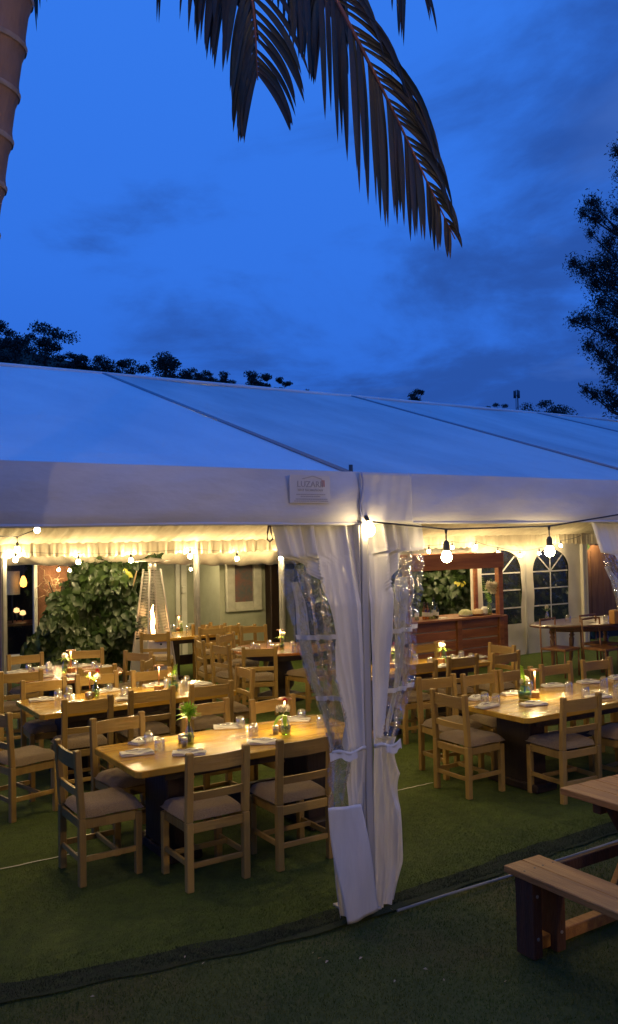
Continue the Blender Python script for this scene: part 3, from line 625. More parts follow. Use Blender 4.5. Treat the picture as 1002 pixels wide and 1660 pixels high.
chair(6.30, 12.80, 65, 'pine chair at the near side of the table by the green wall, right', G5)
for i, (px, d) in enumerate(((330, -70), (352, -72), (374, -75), (395, -95), (412, -100))):
    p = onz(px, 1013-1*(i == 0)+i*.5, .905); chair(p[0], p[1], d, ['leftmost', 'second from the left', 'middle', 'second from the right', 'rightmost'][i]+' pine chair in the row under the painting', G5)
chair(5.24, 5.88, 0, 'pine chair at the left head of the right table, nearest the curtain', G6)
chair(5.74, 6.62, -94, 'leftmost pine chair on the far side of the right table', G6)
chair(6.23, 6.52, -94, 'pine chair on the far side of the right table, second from the left', G6)
chair(6.70, 6.48, -92, 'pine chair behind the fern sprig vase of the right table', G6)
chair(7.31, 6.48, -95, 'pine chair behind the napkin in the middle of the right table', G6)
chair(7.90, 6.42, -93, 'rightmost pine chair in view on the far side of the right table', G6)
chair(5.99, 5.08, 88, 'pine chair with its back to us before the right table', G6)
chair(6.72, 4.98, 92, 'pine chair at the near side of the right table, cut by the right edge', G6)
chair(6.29, 7.58, 86, 'left pine chair on the near side of the table before the bar', G7)
chair(6.97, 7.62, 88, 'middle pine chair on the near side of the table before the bar', G7)
chair(7.58, 7.54, 92, 'right pine chair on the near side of the table before the bar', G7)
chair(7.40, 8.78, -90, 'pine chair between the bar and its nearest table, left of the lamp', G7)
chair(8.06, 8.08, 178, 'pine chair at the right head of the table before the bar', G7)

# ------------------------------------------------------------------ tables
def rect_table(x0, x1, y0, y1, label, mk='table', joint=None):
    cx, cy = (x0+x1)/2, (y0+y1)/2; r = empty('dining_table', (cx, cy, .018), 0, label, 'table'); L, Wd = x1-x0, y1-y0; c = .035
    z0, z1 = .682, .732
    pts = [(-L/2+c, -Wd/2), (L/2-c, -Wd/2), (L/2, -Wd/2+c), (L/2, Wd/2-c), (L/2-c, Wd/2), (-L/2+c, Wd/2), (-L/2, Wd/2-c), (-L/2, -Wd/2+c)]
    def sc(k, z): return [(p[0]-math.copysign(k, p[0]), p[1]-math.copysign(k, p[1]), z) for p in pts]
    b = MB(); b.add(sc(.006, z0)+sc(0, z0+.006)+sc(0, z1-.006)+sc(.006, z1), [tuple(range(7, -1, -1)), tuple(range(24, 32))]+[(q*8+i, q*8+(i+1) % 8, q*8+8+(i+1) % 8, q*8+8+i) for q in range(3) for i in range(8)])
    b.build('tabletop', m_(mk), r)
    for s in (-1, 1):
        b = MB(); b.box((s*(L/2-.42), 0, .35), (.20, .42, .64), 0, .01); b.box((s*(L/2-.42), 0, .04), (.26, .62, .07), 0, .01); b.build('pedestal', m_('dark'), r)
        b = MB(); b.box((0, s*(Wd/2-.12), .645), (L-.5, .03, .07), 0, .004); b.build('apron', m_('dark'), r)
    b = MB(); b.box((0, 0, .30), (L-1.05, .05, .16), 0, .004); b.build('stretcher', m_('dark'), r)
    return r
def round_table(x, y, rad, label, mk='table'):
    r = empty('round_table', (x, y, .018), 0, label, 'table')
    b = MB(); b.lathe([(0, .690), (rad-.03, .690), (rad, .697), (rad, .724), (rad-.008, .732), (0, .732)], n=56, smooth=False); b.build('tabletop', m_(mk), r)
    b = MB(); b.lathe([(rad*.72, .60), (rad*.72, .69)], n=40); b.build('apron', m_('dark'), r)
    b = MB(); b.lathe([(0, .69), (.22, .66), (.14, .58), (.20, .42), (.20, .2), (.14, .12), (.34, .06), (.36, 0), (0, 0)], n=24); b.build('pedestal', m_('dark'), r)
    return r
rect_table(2.18, 4.22, 5.62, 6.52, 'nearest left rectangular honey coloured table set for dinner')
rect_table(2.20, 4.24, 8.03, 8.95, 'second left rectangular honey coloured table behind the nearest one')
round_table(3.18, 10.55, .70, 'round brown table in front of the leafy shrub', 'table_red')
round_table(6.42, 10.86, .68, 'round red brown table left of the tied curtain', 'table_red')
rect_table(5.45, 7.05, 13.15, 14.0, 'rectangular table by the green wall behind the heater', 'table')
rect_table(5.52, 8.6, 5.24, 6.20, 'long honey coloured table on the right behind the picnic table')
rect_table(5.78, 7.80, 7.90, 8.62, 'honey coloured table in front of the red brown bar')
# oval table with turned legs
ov = empty('oval_table', (12.55, 9.95, 0), radians(-8), 'dark oval table on turned legs before the arched windows', 'table')
b = MB(); b.lathe([(0, .765), (1.02, .765), (1.05, .775), (1.05, .80), (1.0, .815), (0, .815)], n=60, smooth=False, sx=1.55, sy=.62); b.build('tabletop', mat('oval_top', (.13, .055, .03), .3, (.08, .03, .02), 3, coat=.5), ov)
b = MB(); b.lathe([(.80, .68), (.82, .70), (.82, .765)], n=50, sx=1.5, sy=.55, smooth=False); b.build('apron', m_('turned'), ov)
prof = [(.022, 0), (.028, .03), (.030, .10), (.040, .34), (.046, .46), (.030, .49), (.052, .52), (.030, .55), (.060, .60), (.045, .65), (.055, .68), (.055, .77)]
for (px, py, dx, dy) in ((897, 1083, -.05, -.05), (925, 1077, -.05, .05), (985, 1073, .05, 0), (1030, 1090, .1, -.05)):
    p = onz(px, py); ca, sa = cos(radians(8)), sin(radians(8)); qx, qy = p[0]-12.55, p[1]-9.95; lx, ly = qx*ca-qy*sa, qx*sa+qy*ca
    b = MB(); b.lathe(prof, (0, 0, 0), 16); b.v = [(x+lx-dx*z, y+ly-dy*z, z+.01) for x, y, z in b.v]; b.build('turned_leg', m_('turned'), ov)
# low-backed slim chairs behind the oval table
def slim():
    r = empty('slim_chair', (0, 0, 0)); mm = m_('turned')
    for s in (-1, 1):
        b = MB(); b.tube([(s*.22, 0, 0), (s*.22, -.02, .45), (s*.225, -.03, .93)], .014, 8); b.build('back_leg', mm, r)
        b = MB(); b.tube([(s*.21, .40, 0), (s*.21, .40, .45)], .014, 8); b.build('front_leg', mm, r)
    b = MB(); b.box((0, -.03, .925), (.47, .022, .03), 0, .004); b.build('top_rail', mm, r)
    b = MB(); b.box((0, -.025, .80), (.44, .016, .022), 0, .003); b.build('middle_rail', mm, r)
    b = MB(); b.box((0, .2, .455), (.46, .44, .04), 0, .008); b.build('seat', mm, r); return r
SL = slim()
for px, py, z, deg, lab in ((890, 1003, .93, 100, 'slim open backed chair behind the left end of the oval table'), (955, 992, .98, 95, 'taller slim chair behind the middle of the oval table'), (960, 1002, .93, 92, 'slim chair tucked closest behind the oval table')):
    p = onz(px, py, z); o = used(SL); o.location = (p[0], p[1] if z < .95 else p[1], 0); o.rotation_euler = (0, 0, radians(deg-90+180)); tag(o, lab, 'chair', 'slim chairs behind the oval table')

# ------------------------------------------------------------------ table things
TZ = .751
def at(px, py): p = onz(px, py, TZ); return (p[0], p[1], TZ)
def tumbler_proto():
    r = .037; b = MB(); b.lathe([(.040, 0), (.040, .05), (.037, .078), (.028, .094), (.012, .099), (0, .100)], n=20)
    b.lathe([(.037, .002), (.037, .05), (.034, .074), (.025, .086), (.010, .090), (0, .090)], n=16)
    o = b.build('glass_tumbler', m_('glassware')); return o
TP = tumbler_proto()
def tumbler(px, py, where, s=1.0):
    o = used(TP); o.location = at(px, py); o.scale = (s, s, s); tag(o, 'upturned clear glass tumbler '+where, 'glass', 'upturned tumblers on the dining tables')
t1, t2, t3, t4, t5, t6, t7 = 'nearest left table', 'second left table', 'round table by the shrub', 'round red table', 'table by the green wall', 'right table', 'table before the bar'
for px, py, w in (
 (241, 1207, 'nearest the left head of the '+t1), (259, 1217, 'before the left salt jar on the '+t1), (390, 1180, 'by the middle napkin of the '+t1), (411, 1192, 'at the near middle of the '+t1), (489, 1168, 'on the far right napkin of the '+t1), (521, 1178, 'seen through the curtain edge on the '+t1),
 (94, 1133, 'left of the jar on the '+t2), (112, 1126, 'at the far left of the '+t2), (109, 1137, 'squat, nearest the left corner of the '+t2), (178, 1121, 'right of the red flower, '+t2), (202, 1127, 'at the near middle of the '+t2), (271, 1114, 'right beside the lamp block of the '+t2), (298, 1116, 'right of the green tulip vase on the '+t2), (303, 1110, 'at the far right of the '+t2),
 (47, 1089, 'left of the vase on the '+t3), (80, 1095, 'before the left napkin on the '+t3), (79, 1086, 'behind the left napkin of the '+t3), (122, 1083, 'behind the lamp on the '+t3), (153, 1084, 'at the right side of the '+t3), (160, 1088, 'second at the right side of the '+t3),
 (410, 1052, 'left of the lamp on the '+t4), (418, 1054, 'second left of the lamp on the '+t4), (437, 1048, 'behind the lamp on the '+t4), (441, 1054, 'just left of the flower on the '+t4), (474, 1048, 'right of the flower on the '+t4), (478, 1055, 'at the curtain edge on the '+t4),
 (282, 1020, 'left of the lamp on the '+t5), (316, 1020, 'right of the post on the '+t5), (338, 1019, 'in the middle of the '+t5), (357, 1021, 'at the right end of the '+t5), (305, 1024, 'near the post on the '+t5), (270, 1022, 'at the left end of the '+t5),
 (786, 1138, 'on the napkin at the left head of the '+t6), (804, 1141, 'left of the fern vase on the '+t6), (922, 1120, 'behind the fern vase toward the middle of the '+t6), (949, 1128, 'on the near side of the '+t6), (979, 1112, 'at the far right of the '+t6), (1000, 1121, 'cut by the right edge on the '+t6), (858, 1118, 'right behind the lamp of the '+t6),
 (673, 1072, 'at the left of the '+t7), (697, 1076, 'low and left of the lamp on the '+t7), (733, 1071, 'right of the fern flower on the '+t7), (748, 1067, 'behind the right napkin of the '+t7), (764, 1071, 'at the right end of the '+t7), (640, 1082, 'seen through the clear curtain on the '+t7), (650, 1078, 'behind the clear curtain, right twin, on the '+t7)):
    tumbler(px, py, w, .86 if 'squat' in w or 'low' in w else 1)

def napkin_proto():
    r = empty('folded_napkin', (0, 0, 0)); b = MB()
    def top(u, v): return ((u-.5)*.20, (v-.5)*.095*(1+.1*sin(u*5)), .018+.006*sin(u*9+v*3)+.004*sin(v*12)+.008*(v > .5)*sin(pi*u))
    b.grid(top, 12, 6); b.box((0, 0, .008), (.198, .092, .015), 0, .004); b.build('linen_fold', m_('linen'), r); return r
def cutlery_proto():
    r = empty('cutlery', (0, 0, 0))
    b = MB(); b.tube([(-.09, .012, .004), (0, .012, .006), (.05, .012, .006)], [.004, .0028, .003], 6); b.box((.075, .012, .006), (.05, .016, .002), 0, .001); b.build('fork', m_('cutlery'), r)
    b = MB(); b.tube([(-.09, -.012, .004), (0, -.012, .006)], [.0045, .0035], 6); b.box((.05, -.012, .006), (.10, .014, .002), 0, .001); b.build('knife', m_('cutlery'), r); return r
NP, CP = napkin_proto(), cutlery_proto()
def setting(px, py, deg, where, cut=True):
    x, y, z = at(px, py); o = used(NP); o.location = (x, y, z); o.rotation_euler = (0, 0, radians(deg)); o.scale = (1.22, 1.25, 1.1); tag(o, 'folded white napkin '+where, 'napkin', 'folded napkins on the dining tables')
    if cut: o = used(CP); o.location = (x+.005, y+.004, z+.028); o.rotation_euler = (0, radians(2), radians(deg+8)); tag(o, 'cutlery on the napkin '+where, 'cutlery', 'cutlery laid on the napkins')
for a in ((222, 1223, -12, 'at the near left corner of the '+t1), (233, 1203, 25, 'at the left head of the '+t1), (307, 1223, -30, 'by the near edge chair back of the '+t1), (370, 1180, -25, 'on the far side middle of the '+t1), (427, 1205, -32, 'on the near side toward the curtain of the '+t1), (480, 1168, -40, 'at the far right of the '+t1),
 (68, 1136, -8, 'at the left corner of the '+t2), (174, 1121, 8, 'behind the middle of the '+t2), (208, 1134, -10, 'on the near side of the '+t2), (325, 1111, 5, 'at the right end of the '+t2), (250, 1112, 0, 'beside the lamp of the '+t2), (120, 1142, -8, 'near the front left chair of the '+t2),
 (28, 1091, -5, 'at the left of the '+t3), (70, 1084, 0, 'behind the left tumblers of the '+t3), (70, 1098, 15, 'at the front of the '+t3), (132, 1081, 15, 'behind the lamp of the '+t3), (170, 1083, 0, 'at the right of the '+t3), (126, 1095, 0, 'in front of the lamp of the '+t3),
 (390, 1053, 5, 'at the left of the '+t4), (775, 1133, 15, 'at the left head of the '+t6), (790, 1146, 8, 'at the near left corner of the '+t6), (833, 1126, -15, 'left of the fern vase on the '+t6), (865, 1143, -18, 'in front of the fern vase on the '+t6), (898, 1113, -25, 'on the far side of the '+t6), (955, 1107, -20, 'toward the far right of the '+t6), (970, 1131, -18, 'on the near side of the '+t6), (1000, 1100, 0, 'cut by the right edge on the '+t6),
 (740, 1072, 0, 'right of the lamp on the '+t7), (776, 1067, 10, 'at the right end of the '+t7), (668, 1083, -10, 'at the left of the '+t7), (722, 1081, 0, 'in front of the lamp on the '+t7)):
    setting(*a)

# small disc lamps
def lamp_proto():
    r = empty('table_lamp', (0, 0, 0))
    b = MB(); b.box((0, 0, .030), (.075, .075, .058), .3, .004); b.build('wooden_base', m_('block'), r)
    b = MB(); b.tube([(0, 0, .058), (0, 0, .262)], .006, 10); b.build('stem', m_('copper'), r)
    b = MB(); b.lathe([(0, .276), (.050, .272), (.060, .264), (.060, .260), (.048, .262), (0, .264)], n=28); b.build('disc_shade', m_('copper'), r)
    b = MB(); b.lathe([(.0, .2600), (.040, .2602)], n=20, smooth=False); b.build('light_disc', emat('lamp_light', (1, .73, .34), LAMP_E), r); return r
LP = lamp_proto()
for px, py, w in ((303, 1201, 'beside the green chrysanthemum on the '+t1), (462, 1186, 'behind the lily vase on the '+t1), (146, 1131, 'beside the red flower on the '+t2), (258, 1120, 'by the tulip vase on the '+t2), (115, 1090, 'standing on the '+t3), (455, 1051, 'standing on the '+t4), (290, 1023, 'standing on the '+t5), (868, 1131, 'right of the fern vase on the '+t6), (715, 1075, 'by the fern flower on the '+t7), (634, 1083, 'seen through the clear curtain on the '+t7)):
    o = used(LP); x, y, z = at(px, py); o.location = (x, y, z); o.rotation_euler = (0, 0, random.random()); tag(o, 'small lit disc lamp '+w, 'table lamp', 'small disc lamps on the tables')

def petals(b, c, r, n, up=.5, w=.35, rings=2):
    for q in range(rings):
        for k in range(n):
            a = 2*pi*k/n+q*.4+random.uniform(-.1, .1); e = up*(.5+q*.6); R = r*(1-q*.25)
            d = np.array([cos(a)*cos(e), sin(a)*cos(e), sin(e)]); s = np.array([-sin(a), cos(a), 0])*R*w*.5; c0 = np.array(c)
            b.add([c0, c0+d*R*.6+s, c0+d*R, c0+d*R*.6-s], [(0, 1, 2, 3)])
def pompom(b, c, r, n=44):
    c0 = np.array(c, float)
    for k in range(n):
        z = 1-1.7*(k+.5)/n; a = k*2.399963; q = sqrt(max(0, 1-z*z)); d = np.array([q*cos(a), q*sin(a), z]); s = np.cross(d, (.3, .2, 1.)); s /= np.linalg.norm(s)+1e-6; s *= r*.20; R_ = r*random.uniform(.8, 1.1)
        b.add([c0+d*R_*.15, c0+d*R_*.7+s, c0+d*R_+np.array([0, 0, r*.12]), c0+d*R_*.7-s], [(0, 1, 2, 3)])
def leafblade(b, a, d, L, w, droop=.4, n=6):
    a = np.array(a, float); d = np.array(d, float); d /= np.linalg.norm(d); s = np.cross(d, (0, 0, 1)); s /= np.linalg.norm(s)+1e-6; vs = []; p = a.copy()
    for i in range(n+1):
        t = i/n; ww = w*sin(pi*min(1, .12+.88*t))**.8*.5; vs += [p-s*ww, p+s*ww]; d = d+np.array([0, 0, -droop/n]); d /= np.linalg.norm(d); p = p+d*L/n
    b.add(vs, [(2*i, 2*i+1, 2*i+3, 2*i+2) for i in range(n)], True)
def vase(px, py, kind, label, s=1.0):
    x, y, z = at(px, py); r = empty('flower_vase', (x, y, z), random.random()*6, label, 'flower vase', 'small vases of flowers on the tables'); s *= 1.15; r.scale = (s, s, s)
    gm = m_('glassware')
    if kind in ('mum', 'lily', 'small', 'red'):
        b = MB(); b.lathe([(0, .002), (.030, .002), (.034, .02), (.036, .05), (.028, .085), (.014, .115), (.013, .135), (.018, .142)], n=18); b.build('bottle', thin('vase_glass', (.78, .90, .70), .12, .8, .03), r)
        b = MB(); b.lathe([(0, .004), (.028, .004), (.031, .03), (.028, .07)], n=12); b.build('water', thin('vase_water', (.7, .85, .6), .08, .5, .03), r)
        top = .145
    elif kind == 'jar': 
        b = MB(); b.lathe([(0, .002), (.045, .002), (.055, .03), (.055, .07), (.035, .10), (.032, .125), (.04, .13)], n=20); b.build('jar', thin('vase_glass', (.78, .90, .70), .12, .8, .03), r)
        b = MB(); b.lathe([(0, .004), (.048, .01), (.050, .06), (0, .06)], n=14); b.build('moss', m_('dgreen'), r); top = .125
    b = MB(); 
    for k in range(3): b.tube([(0.008*cos(k*2), .008*sin(k*2), .01), (.004*cos(k), 0, top), (.012*cos(k*2), .012*sin(k*2), top+.05)], .0022, 5)
    b.build('stems', m_('dgreen'), r)
    if kind == 'mum':
        b = MB(); pompom(b, (0, 0, top+.075), .062, 60); 
        for k in range(26): a = random.random()*6.28; e = random.uniform(-.1, 1.2); leafblade(b, (0, 0, top+.03+.04*random.random()), (cos(a)*cos(e), sin(a)*cos(e), sin(e)+.15), .10, .024, .5)
        b.build('green_head', m_('green'), r); b = MB(); pompom(b, (-.01, -.02, top+.035), .036); b.build('white_flower', m_('petal'), r)
    elif kind == 'lily':
        b = MB()
        for a, L in ((2.6, .15), (3.3, .14), (2.2, .09)): leafblade(b, (0, 0, top-.01), (cos(a-2.2), sin(a-2.2), .55), L, .034, 1.9)
        b.build('leaf', m_('green'), r); b = MB()
        for dx, dy in ((.025, -.01), (.05, .015), (.0, .02)): pompom(b, (dx, dy, top+.035), .034)
        b.build('white_flower', m_('petal'), r); b = MB(); pompom(b, (.0, 0, top+.09), .022); b.build('red_flower', m_('red'), r)
    elif kind == 'red':
        b = MB()
        for k in range(5): leafblade(b, (.01, 0, top), (cos(k*.6-.8), sin(k*.6-.8), .9), .10, .018, .4)
        b.build('leaf', m_('green'), r); b = MB(); pompom(b, (-.02, 0, top+.03), .036); b.build('white_flower', m_('petal'), r); b = MB(); pompom(b, (-.02, 0, top+.085), .024); b.build('red_flower', m_('red'), r)
    elif kind == 'small':
        b = MB()
        for k in range(7): leafblade(b, (0, 0, top), (cos(k*.9), sin(k*.9), .6), .11, .010, 1.3)
        b.build('leaf', m_('green'), r); b = MB()
        for dx, dy in ((0, 0), (.035, .01)): pompom(b, (dx, dy, top+.035), .032)
        b.build('white_flower', m_('petal'), r)
    elif kind == 'jar':
        b = MB()
        for k in range(9):
            t = k/8
            for s in (-1, 1): leafblade(b, (-.03*t, 0, top+.01+.12*t), (-.35+s*.5, s*.7, .75), .055*(1-.5*t), .015, .3, 4)
        leafblade(b, (0, 0, top), (-.3, 0, 1), .16, .03, .1); b.build('leaf', m_('green'), r)
        b = MB(); pompom(b, (.03, 0, top+.03), .028); pompom(b, (-.02, .01, top+.02), .024); b.build('white_flower', m_('petal'), r)
    return r
vase(307, 1206, 'mum', 'ribbed glass vase with a lime green chrysanthemum on the nearest left table')
vase(463, 1191, 'lily', 'glass vase with white flowers and broad lily leaves near the curtain')
vase(155, 1130, 'red', 'glass vase with a red and a white flower on the second left table')
vase(105, 1091, 'small', 'glass vase with white flowers and spidery leaves on the round table')
vase(457, 1052, 'small', 'glass vase with white flowers on the round red table')
vase(294, 1024, 'small', 'small vase with white blossom on the table by the green wall', .8)
vase(851, 1134, 'jar', 'round glass jar vase with a fern sprig on the right table', 1.05)
vase(720, 1074, 'small', 'vase with white flower and fern leaves on the table before the bar')
vase(640, 1080, 'lily', 'flower vase seen through the clear curtain on the table before the bar')
vase(281, 1120, 'jar', 'glass vase with two green tulip leaves on the second left table', .9)
def ppos(px, py, z): p = onz(px, py, z); return p
for px, py, w in ((294, 1205, 'left of the green chrysanthemum'), (447, 1190, 'left of the lily leaf vase'), (145, 1133, 'left of the red flower vase'), (449, 1053, 'left of the flower on the round red table'), (299, 1211, 'in front of its twin by the green chrysanthemum')):
    x, y, z = at(px, py); r = empty('condiment_jar', (x, y, z), 0, 'small glass condiment jar with metal lid '+w, 'jar', 'small condiment jars')
    b = MB(); b.lathe([(0, .001), (.026, .001), (.028, .05), (.022, .056)], n=16); b.build('jar', m_('glassware'), r)
    b = MB(); b.lathe([(0, .003), (.022, .003), (.022, .040), (0, .040)], n=12); b.build('filling', m_('salt'), r)
    b = MB(); b.lathe([(.025, .054), (.025, .068), (.02, .071), (0, .071)], n=16); b.build('lid', m_('steel'), r)
p = onz(887, 1003, .815); 
r = empty('flower_vase', (p[0], p[1], .815), 0, 'thin vase with a white blossom on the dark oval table', 'flower vase')
b = MB(); b.lathe([(0, .001), (.03, .001), (.032, .06), (.015, .12), (.018, .14)], n=14); b.build('bottle', m_('glassware'), r)
b = MB(); pompom(b, (0, 0, .20), .05); b.build('white_flower', m_('petal'), r); b = MB(); [leafblade(b, (0, 0, .12), (cos(k), sin(k), .9), .14, .02, .3) for k in range(4)]; b.build('leaf', m_('dgreen'), r)
for px, lab in ((921, 'upturned tumbler in the middle of the dark oval table'), (983, 'upturned tumbler at the right of the dark oval table')):
    p = onz(px, 1009, .815); o = copy_tree(TP); o.location = (p[0], p[1], .816); o.scale = (1.2, 1.2, 1.3); tag(o, lab, 'glass', 'tumblers on the oval table')
p = onz(998, 1011, .815); b = MB(); b.box((0, 0, .11), (.20, .12, .22), 0, .01); b.box((0, 0, .225), (.15, .09, .01)); tag(b.build('wooden_box', mat('orange_wood', (.5, .24, .06), .5), None, (p[0], p[1], .816)), 'orange wooden box on the right end of the oval table', 'box')

# things on the bar counter
def bottle(px, kind, lab, h=.30):
    p = ony(px, 1000, BYf+.18); r = empty('bottle', (p[0], BYf+.18, HC+.021), 0, lab, 'bottle', 'bottles at the left end of the bar counter')
    b = MB(); b.lathe([(0, 0), (.036, 0), (.038, .01), (.038, h*.55), (.030, h*.64), (.013, h*.74), (.012, h*.95), (.014, h)], n=14); b.build('body', m_(kind), r)
    b = MB(); b.lathe([(.0385, h*.18), (.0385, h*.42)], n=14); b.build('paper_label', m_('paper') if kind != 'glassware' else m_('white'), r)
    b = MB(); b.lathe([(.014, h*.93), (.014, h*1.0), (0, h*1.0)], n=10); b.build('cap', m_('black'), r)
for a in ((676, 'bottleglass', 'green bottle standing left behind the clear curtain', .30), (688, 'amber', 'amber liquor bottle first in view on the bar', .30), (693, 'amber', 'dark amber bottle second on the bar', .28), (698, 'bottleglass', 'pale green bottle in the middle of the bar bottles', .26), (703, 'bottleglass', 'tall green bottle on the bar', .36), (708, 'dkbottle', 'dark bottle at the right of the bar bottles', .27)): bottle(*a)
def onbar(px, dy=.15): p = ony(px, 1000, BYf+dy); return (p[0], BYf+dy, HC+.021)
b = MB(); b.lathe([(0, 0), (.10, 0), (.13, .03), (0, .03)], n=20); pl = b.build('food_plate', m_('steel'), None, onbar(755)); tag(pl, 'plate heaped with salad leaves on the bar', 'plate')
b = MB(); b.lathe([(.12, .03), (.11, .08), (.06, .11), (0, .12)], n=12); b.v = [(x+random.uniform(-.012, .012), y+random.uniform(-.012, .012), z+random.uniform(-.008, .01)) for x, y, z in b.v]; b.build('salad', m_('food'), pl)
b = MB(); b.lathe([(0, 0), (.10, 0), (.14, .03), (0, .03)], n=20); pl = b.build('food_plate', m_('bar'), None, onbar(774)); tag(pl, 'dark bowl of bread rolls on the bar', 'bowl')
b = MB(); b.lathe([(.12, .03), (.10, .08), (.05, .10), (0, .11)], n=10); b.v = [(x+random.uniform(-.015, .015), y+random.uniform(-.015, .015), z+random.uniform(-.01, .01)) for x, y, z in b.v]; b.build('bread', m_('food2'), pl)
b = MB(); b.box((0, 0, .07), (.15, .11, .14), .2, .03); o = b.build('paper_parcel', m_('linen'), None, onbar(786)); tag(o, 'crumpled white paper parcel on the bar', 'parcel')
b = MB(); b.box((0, 0, .006), (.16, .12, .01), .1); o = b.build('paper_sheet', m_('linen'), None, onbar(716)); tag(o, 'flat white paper right of the bar bottles', 'paper')
x, y, z = onbar(794, .10); r = empty('bar_vase', (x, y, z), 0, 'tall green vase of white chrysanthemums and ferns on the bar', 'flower vase')
b = MB(); b.lathe([(0, 0), (.04, 0), (.048, .06), (.045, .14), (.025, .20), (.03, .235)], n=16); b.build('bottle', thin('vase_glass_green', (.55, .68, .42), .12, .7, .05, milk=.25, milkcol=(.35, .45, .22)), r)
b = MB()
for dx, dz in ((-.07, .44), (.02, .47), (.08, .43), (-.01, .39), (.06, .35), (-.04, .50), (.10, .48)): pompom(b, (dx, -.04, dz+.04), .070)
b.build('white_flower', m_('petal'), r); b = MB()
for dx, dz in ((-.18, .65), (-.12, .50), (.05, .62), (-.22, .55)):
    for k in range(14):
        t = k/13
        for s in (-1, 1): leafblade(b, (dx*t, 0, .2+(dz-.2)*t), (s*.8+dx, -.1, .4), .07*(1-.6*t)+.015, .014, .3, 3)
b.build('fern', m_('green'), r)

# ------------------------------------------------------------------ patio heater
p = onz(249, 1108); H = empty('patio_heater', (p[0], p[1], .018), radians(8), 'tall pyramid patio heater with a flame in its glass tube', 'patio heater')
hw0, hw1, ht, zb_ = .285, .10, 2.02, .62
def hw(z): return hw0+(hw1-hw0)*z/1.86
for sx in (-1, 1):
    for sy in (-1, 1):
        b = MB(); b.beam((sx*hw0, sy*hw0, .02), (sx*hw1, sy*hw1, 1.86), .026, .026, .003); b.build('corner_post', m_('steel'), H)
b = MB(); w = hw(.0)-.01; w2 = hw(.66)-.012
b.add([(-w, -w, .04), (w, -w, .04), (w, w, .04), (-w, w, .04), (-w2, -w2, .70), (w2, -w2, .70), (w2, w2, .70), (-w2, w2, .70)], [(0, 1, 5, 4), (1, 2, 6, 5), (2, 3, 7, 6), (3, 0, 4, 7), (4, 5, 6, 7)]); b.build('gas_cabinet', m_('steel'), H)
b = MB(); b.box((.02, -w2-.012, .64), (.03, .012, .03)); b.build('control_knob', m_('black'), H)
b = MB(); b.box((0, 0, .02), (.62, .62, .04), 0, .008); b.build('base', m_('steel'), H)
for side in range(4):
    b = MB()
    for k in range(44):
        z = .74+k*.025; w = hw(z)-.004; a = [(-w, -w), (w, -w), (w, w), (-w, w)]; p0, p1 = a[side], a[(side+1) % 4]; b.beam((*p0, z), (*p1, z), .003, .006, 0)
    o = b.build('grille', m_('steel'), H); o['kind'] = 'stuff'
b = MB(); b.lathe([(.055, .70), (.055, 1.84)], n=24); b.build('glass_tube', thin('heater_tube', (.96, .95, .92), .06, .6, .02), H)
b = MB(); b.lathe([(0, 1.84), (.07, 1.84), (.07, 1.98), (.05, 1.99), (0, 1.99)], n=20); b.build('burner_cap', m_('steel'), H)
b = MB(); b.lathe([(0, 2.045), (.10, 2.035), (.36, 1.995), (.355, 1.985), (.10, 2.0), (.05, 1.985)], n=4, smooth=False); b.build('reflector', m_('steel'), H)
b = MB(); b.tube([(.014*sin(k*1.5), .010*cos(k*1.1), .72+.062*k) for k in range(10)], [.012, .026, .034, .028, .040, .030, .024, .028, .014, .002], 10); fo = b.build('flame', emat('flame', (1, .55, .20), 26), H)

# ------------------------------------------------------------------ festoon lights
bulb_m = emat('bulb_light', (1, .745, .37), BULB_E); bulb_near = emat('bulb_light_near', (1, .745, .37), BULB_E*.14)
def bulb_proto(s, mm):
    r = empty('string_bulb_proto', (0, 0, 0)); return r
def festoon(label, pts, bulbs, r=.032, drop=.16, mm=None, cord=.005, sag=.05):
    """pts: cord points; bulbs: positions on the cord from which bulbs hang"""
    root = empty('string_lights', tuple(pts[0]), 0, label, 'string lights', 'festoon light strings round the tent'); o0 = np.array(pts[0]); mm = mm or bulb_m
    path = []
    for a, b_ in zip(pts[:-1], pts[1:]):
        a, b_ = np.array(a), np.array(b_)
        for k in range(8): t = k/8; q = a+(b_-a)*t; q[2] -= sag*4*t*(1-t); path.append(q-o0)
    path.append(np.array(pts[-1])-o0)
    b = MB(); b.tube(path, cord, 6); b.build('cord', m_('black'), root)
    for p in bulbs:
        q = np.array(p)-o0; sc = r/.032
        b = MB(); b.lathe([(.006*sc, .0), (.010*sc, -.004), (.007*sc, -.02*sc), (.004*sc, -.03*sc), (.004*sc, -drop+.095*sc), (.014*sc, -drop+.085*sc), (.020*sc, -drop+.07*sc), (.020*sc, -drop+.028*sc)], tuple(q), 12); s_ = b.build('bulb_socket', m_('black'), root)
        b = MB(); b.lathe([(.016*sc, .030*sc), (.022*sc, .018*sc), (.031*sc, .0), (.033*sc, -.014*sc), (.026*sc, -.032*sc), (.012*sc, -.042*sc), (0, -.044*sc)], (q[0], q[1], q[2]-drop), 16); b.build('bulb', mm, root)
    return root
NY = FY-.16
P0 = ony(606, 847, NY)
A = [ony(x, y, NY) for x, y in ((604, 846), (723, 858), (890, 853), (1040, 828))]
festoon('black cord with two large bulbs hanging in front of the right bay', A, [A[1], A[2]], r=.034, drop=.17, mm=bulb_near, sag=.0, cord=.006)
p = ony(598, 857, NY+.03); r = empty('string_bulb', (p[0], NY+.03, p[2]), 0, 'bright bulb tucked under the fascia at the middle post', 'light bulb')
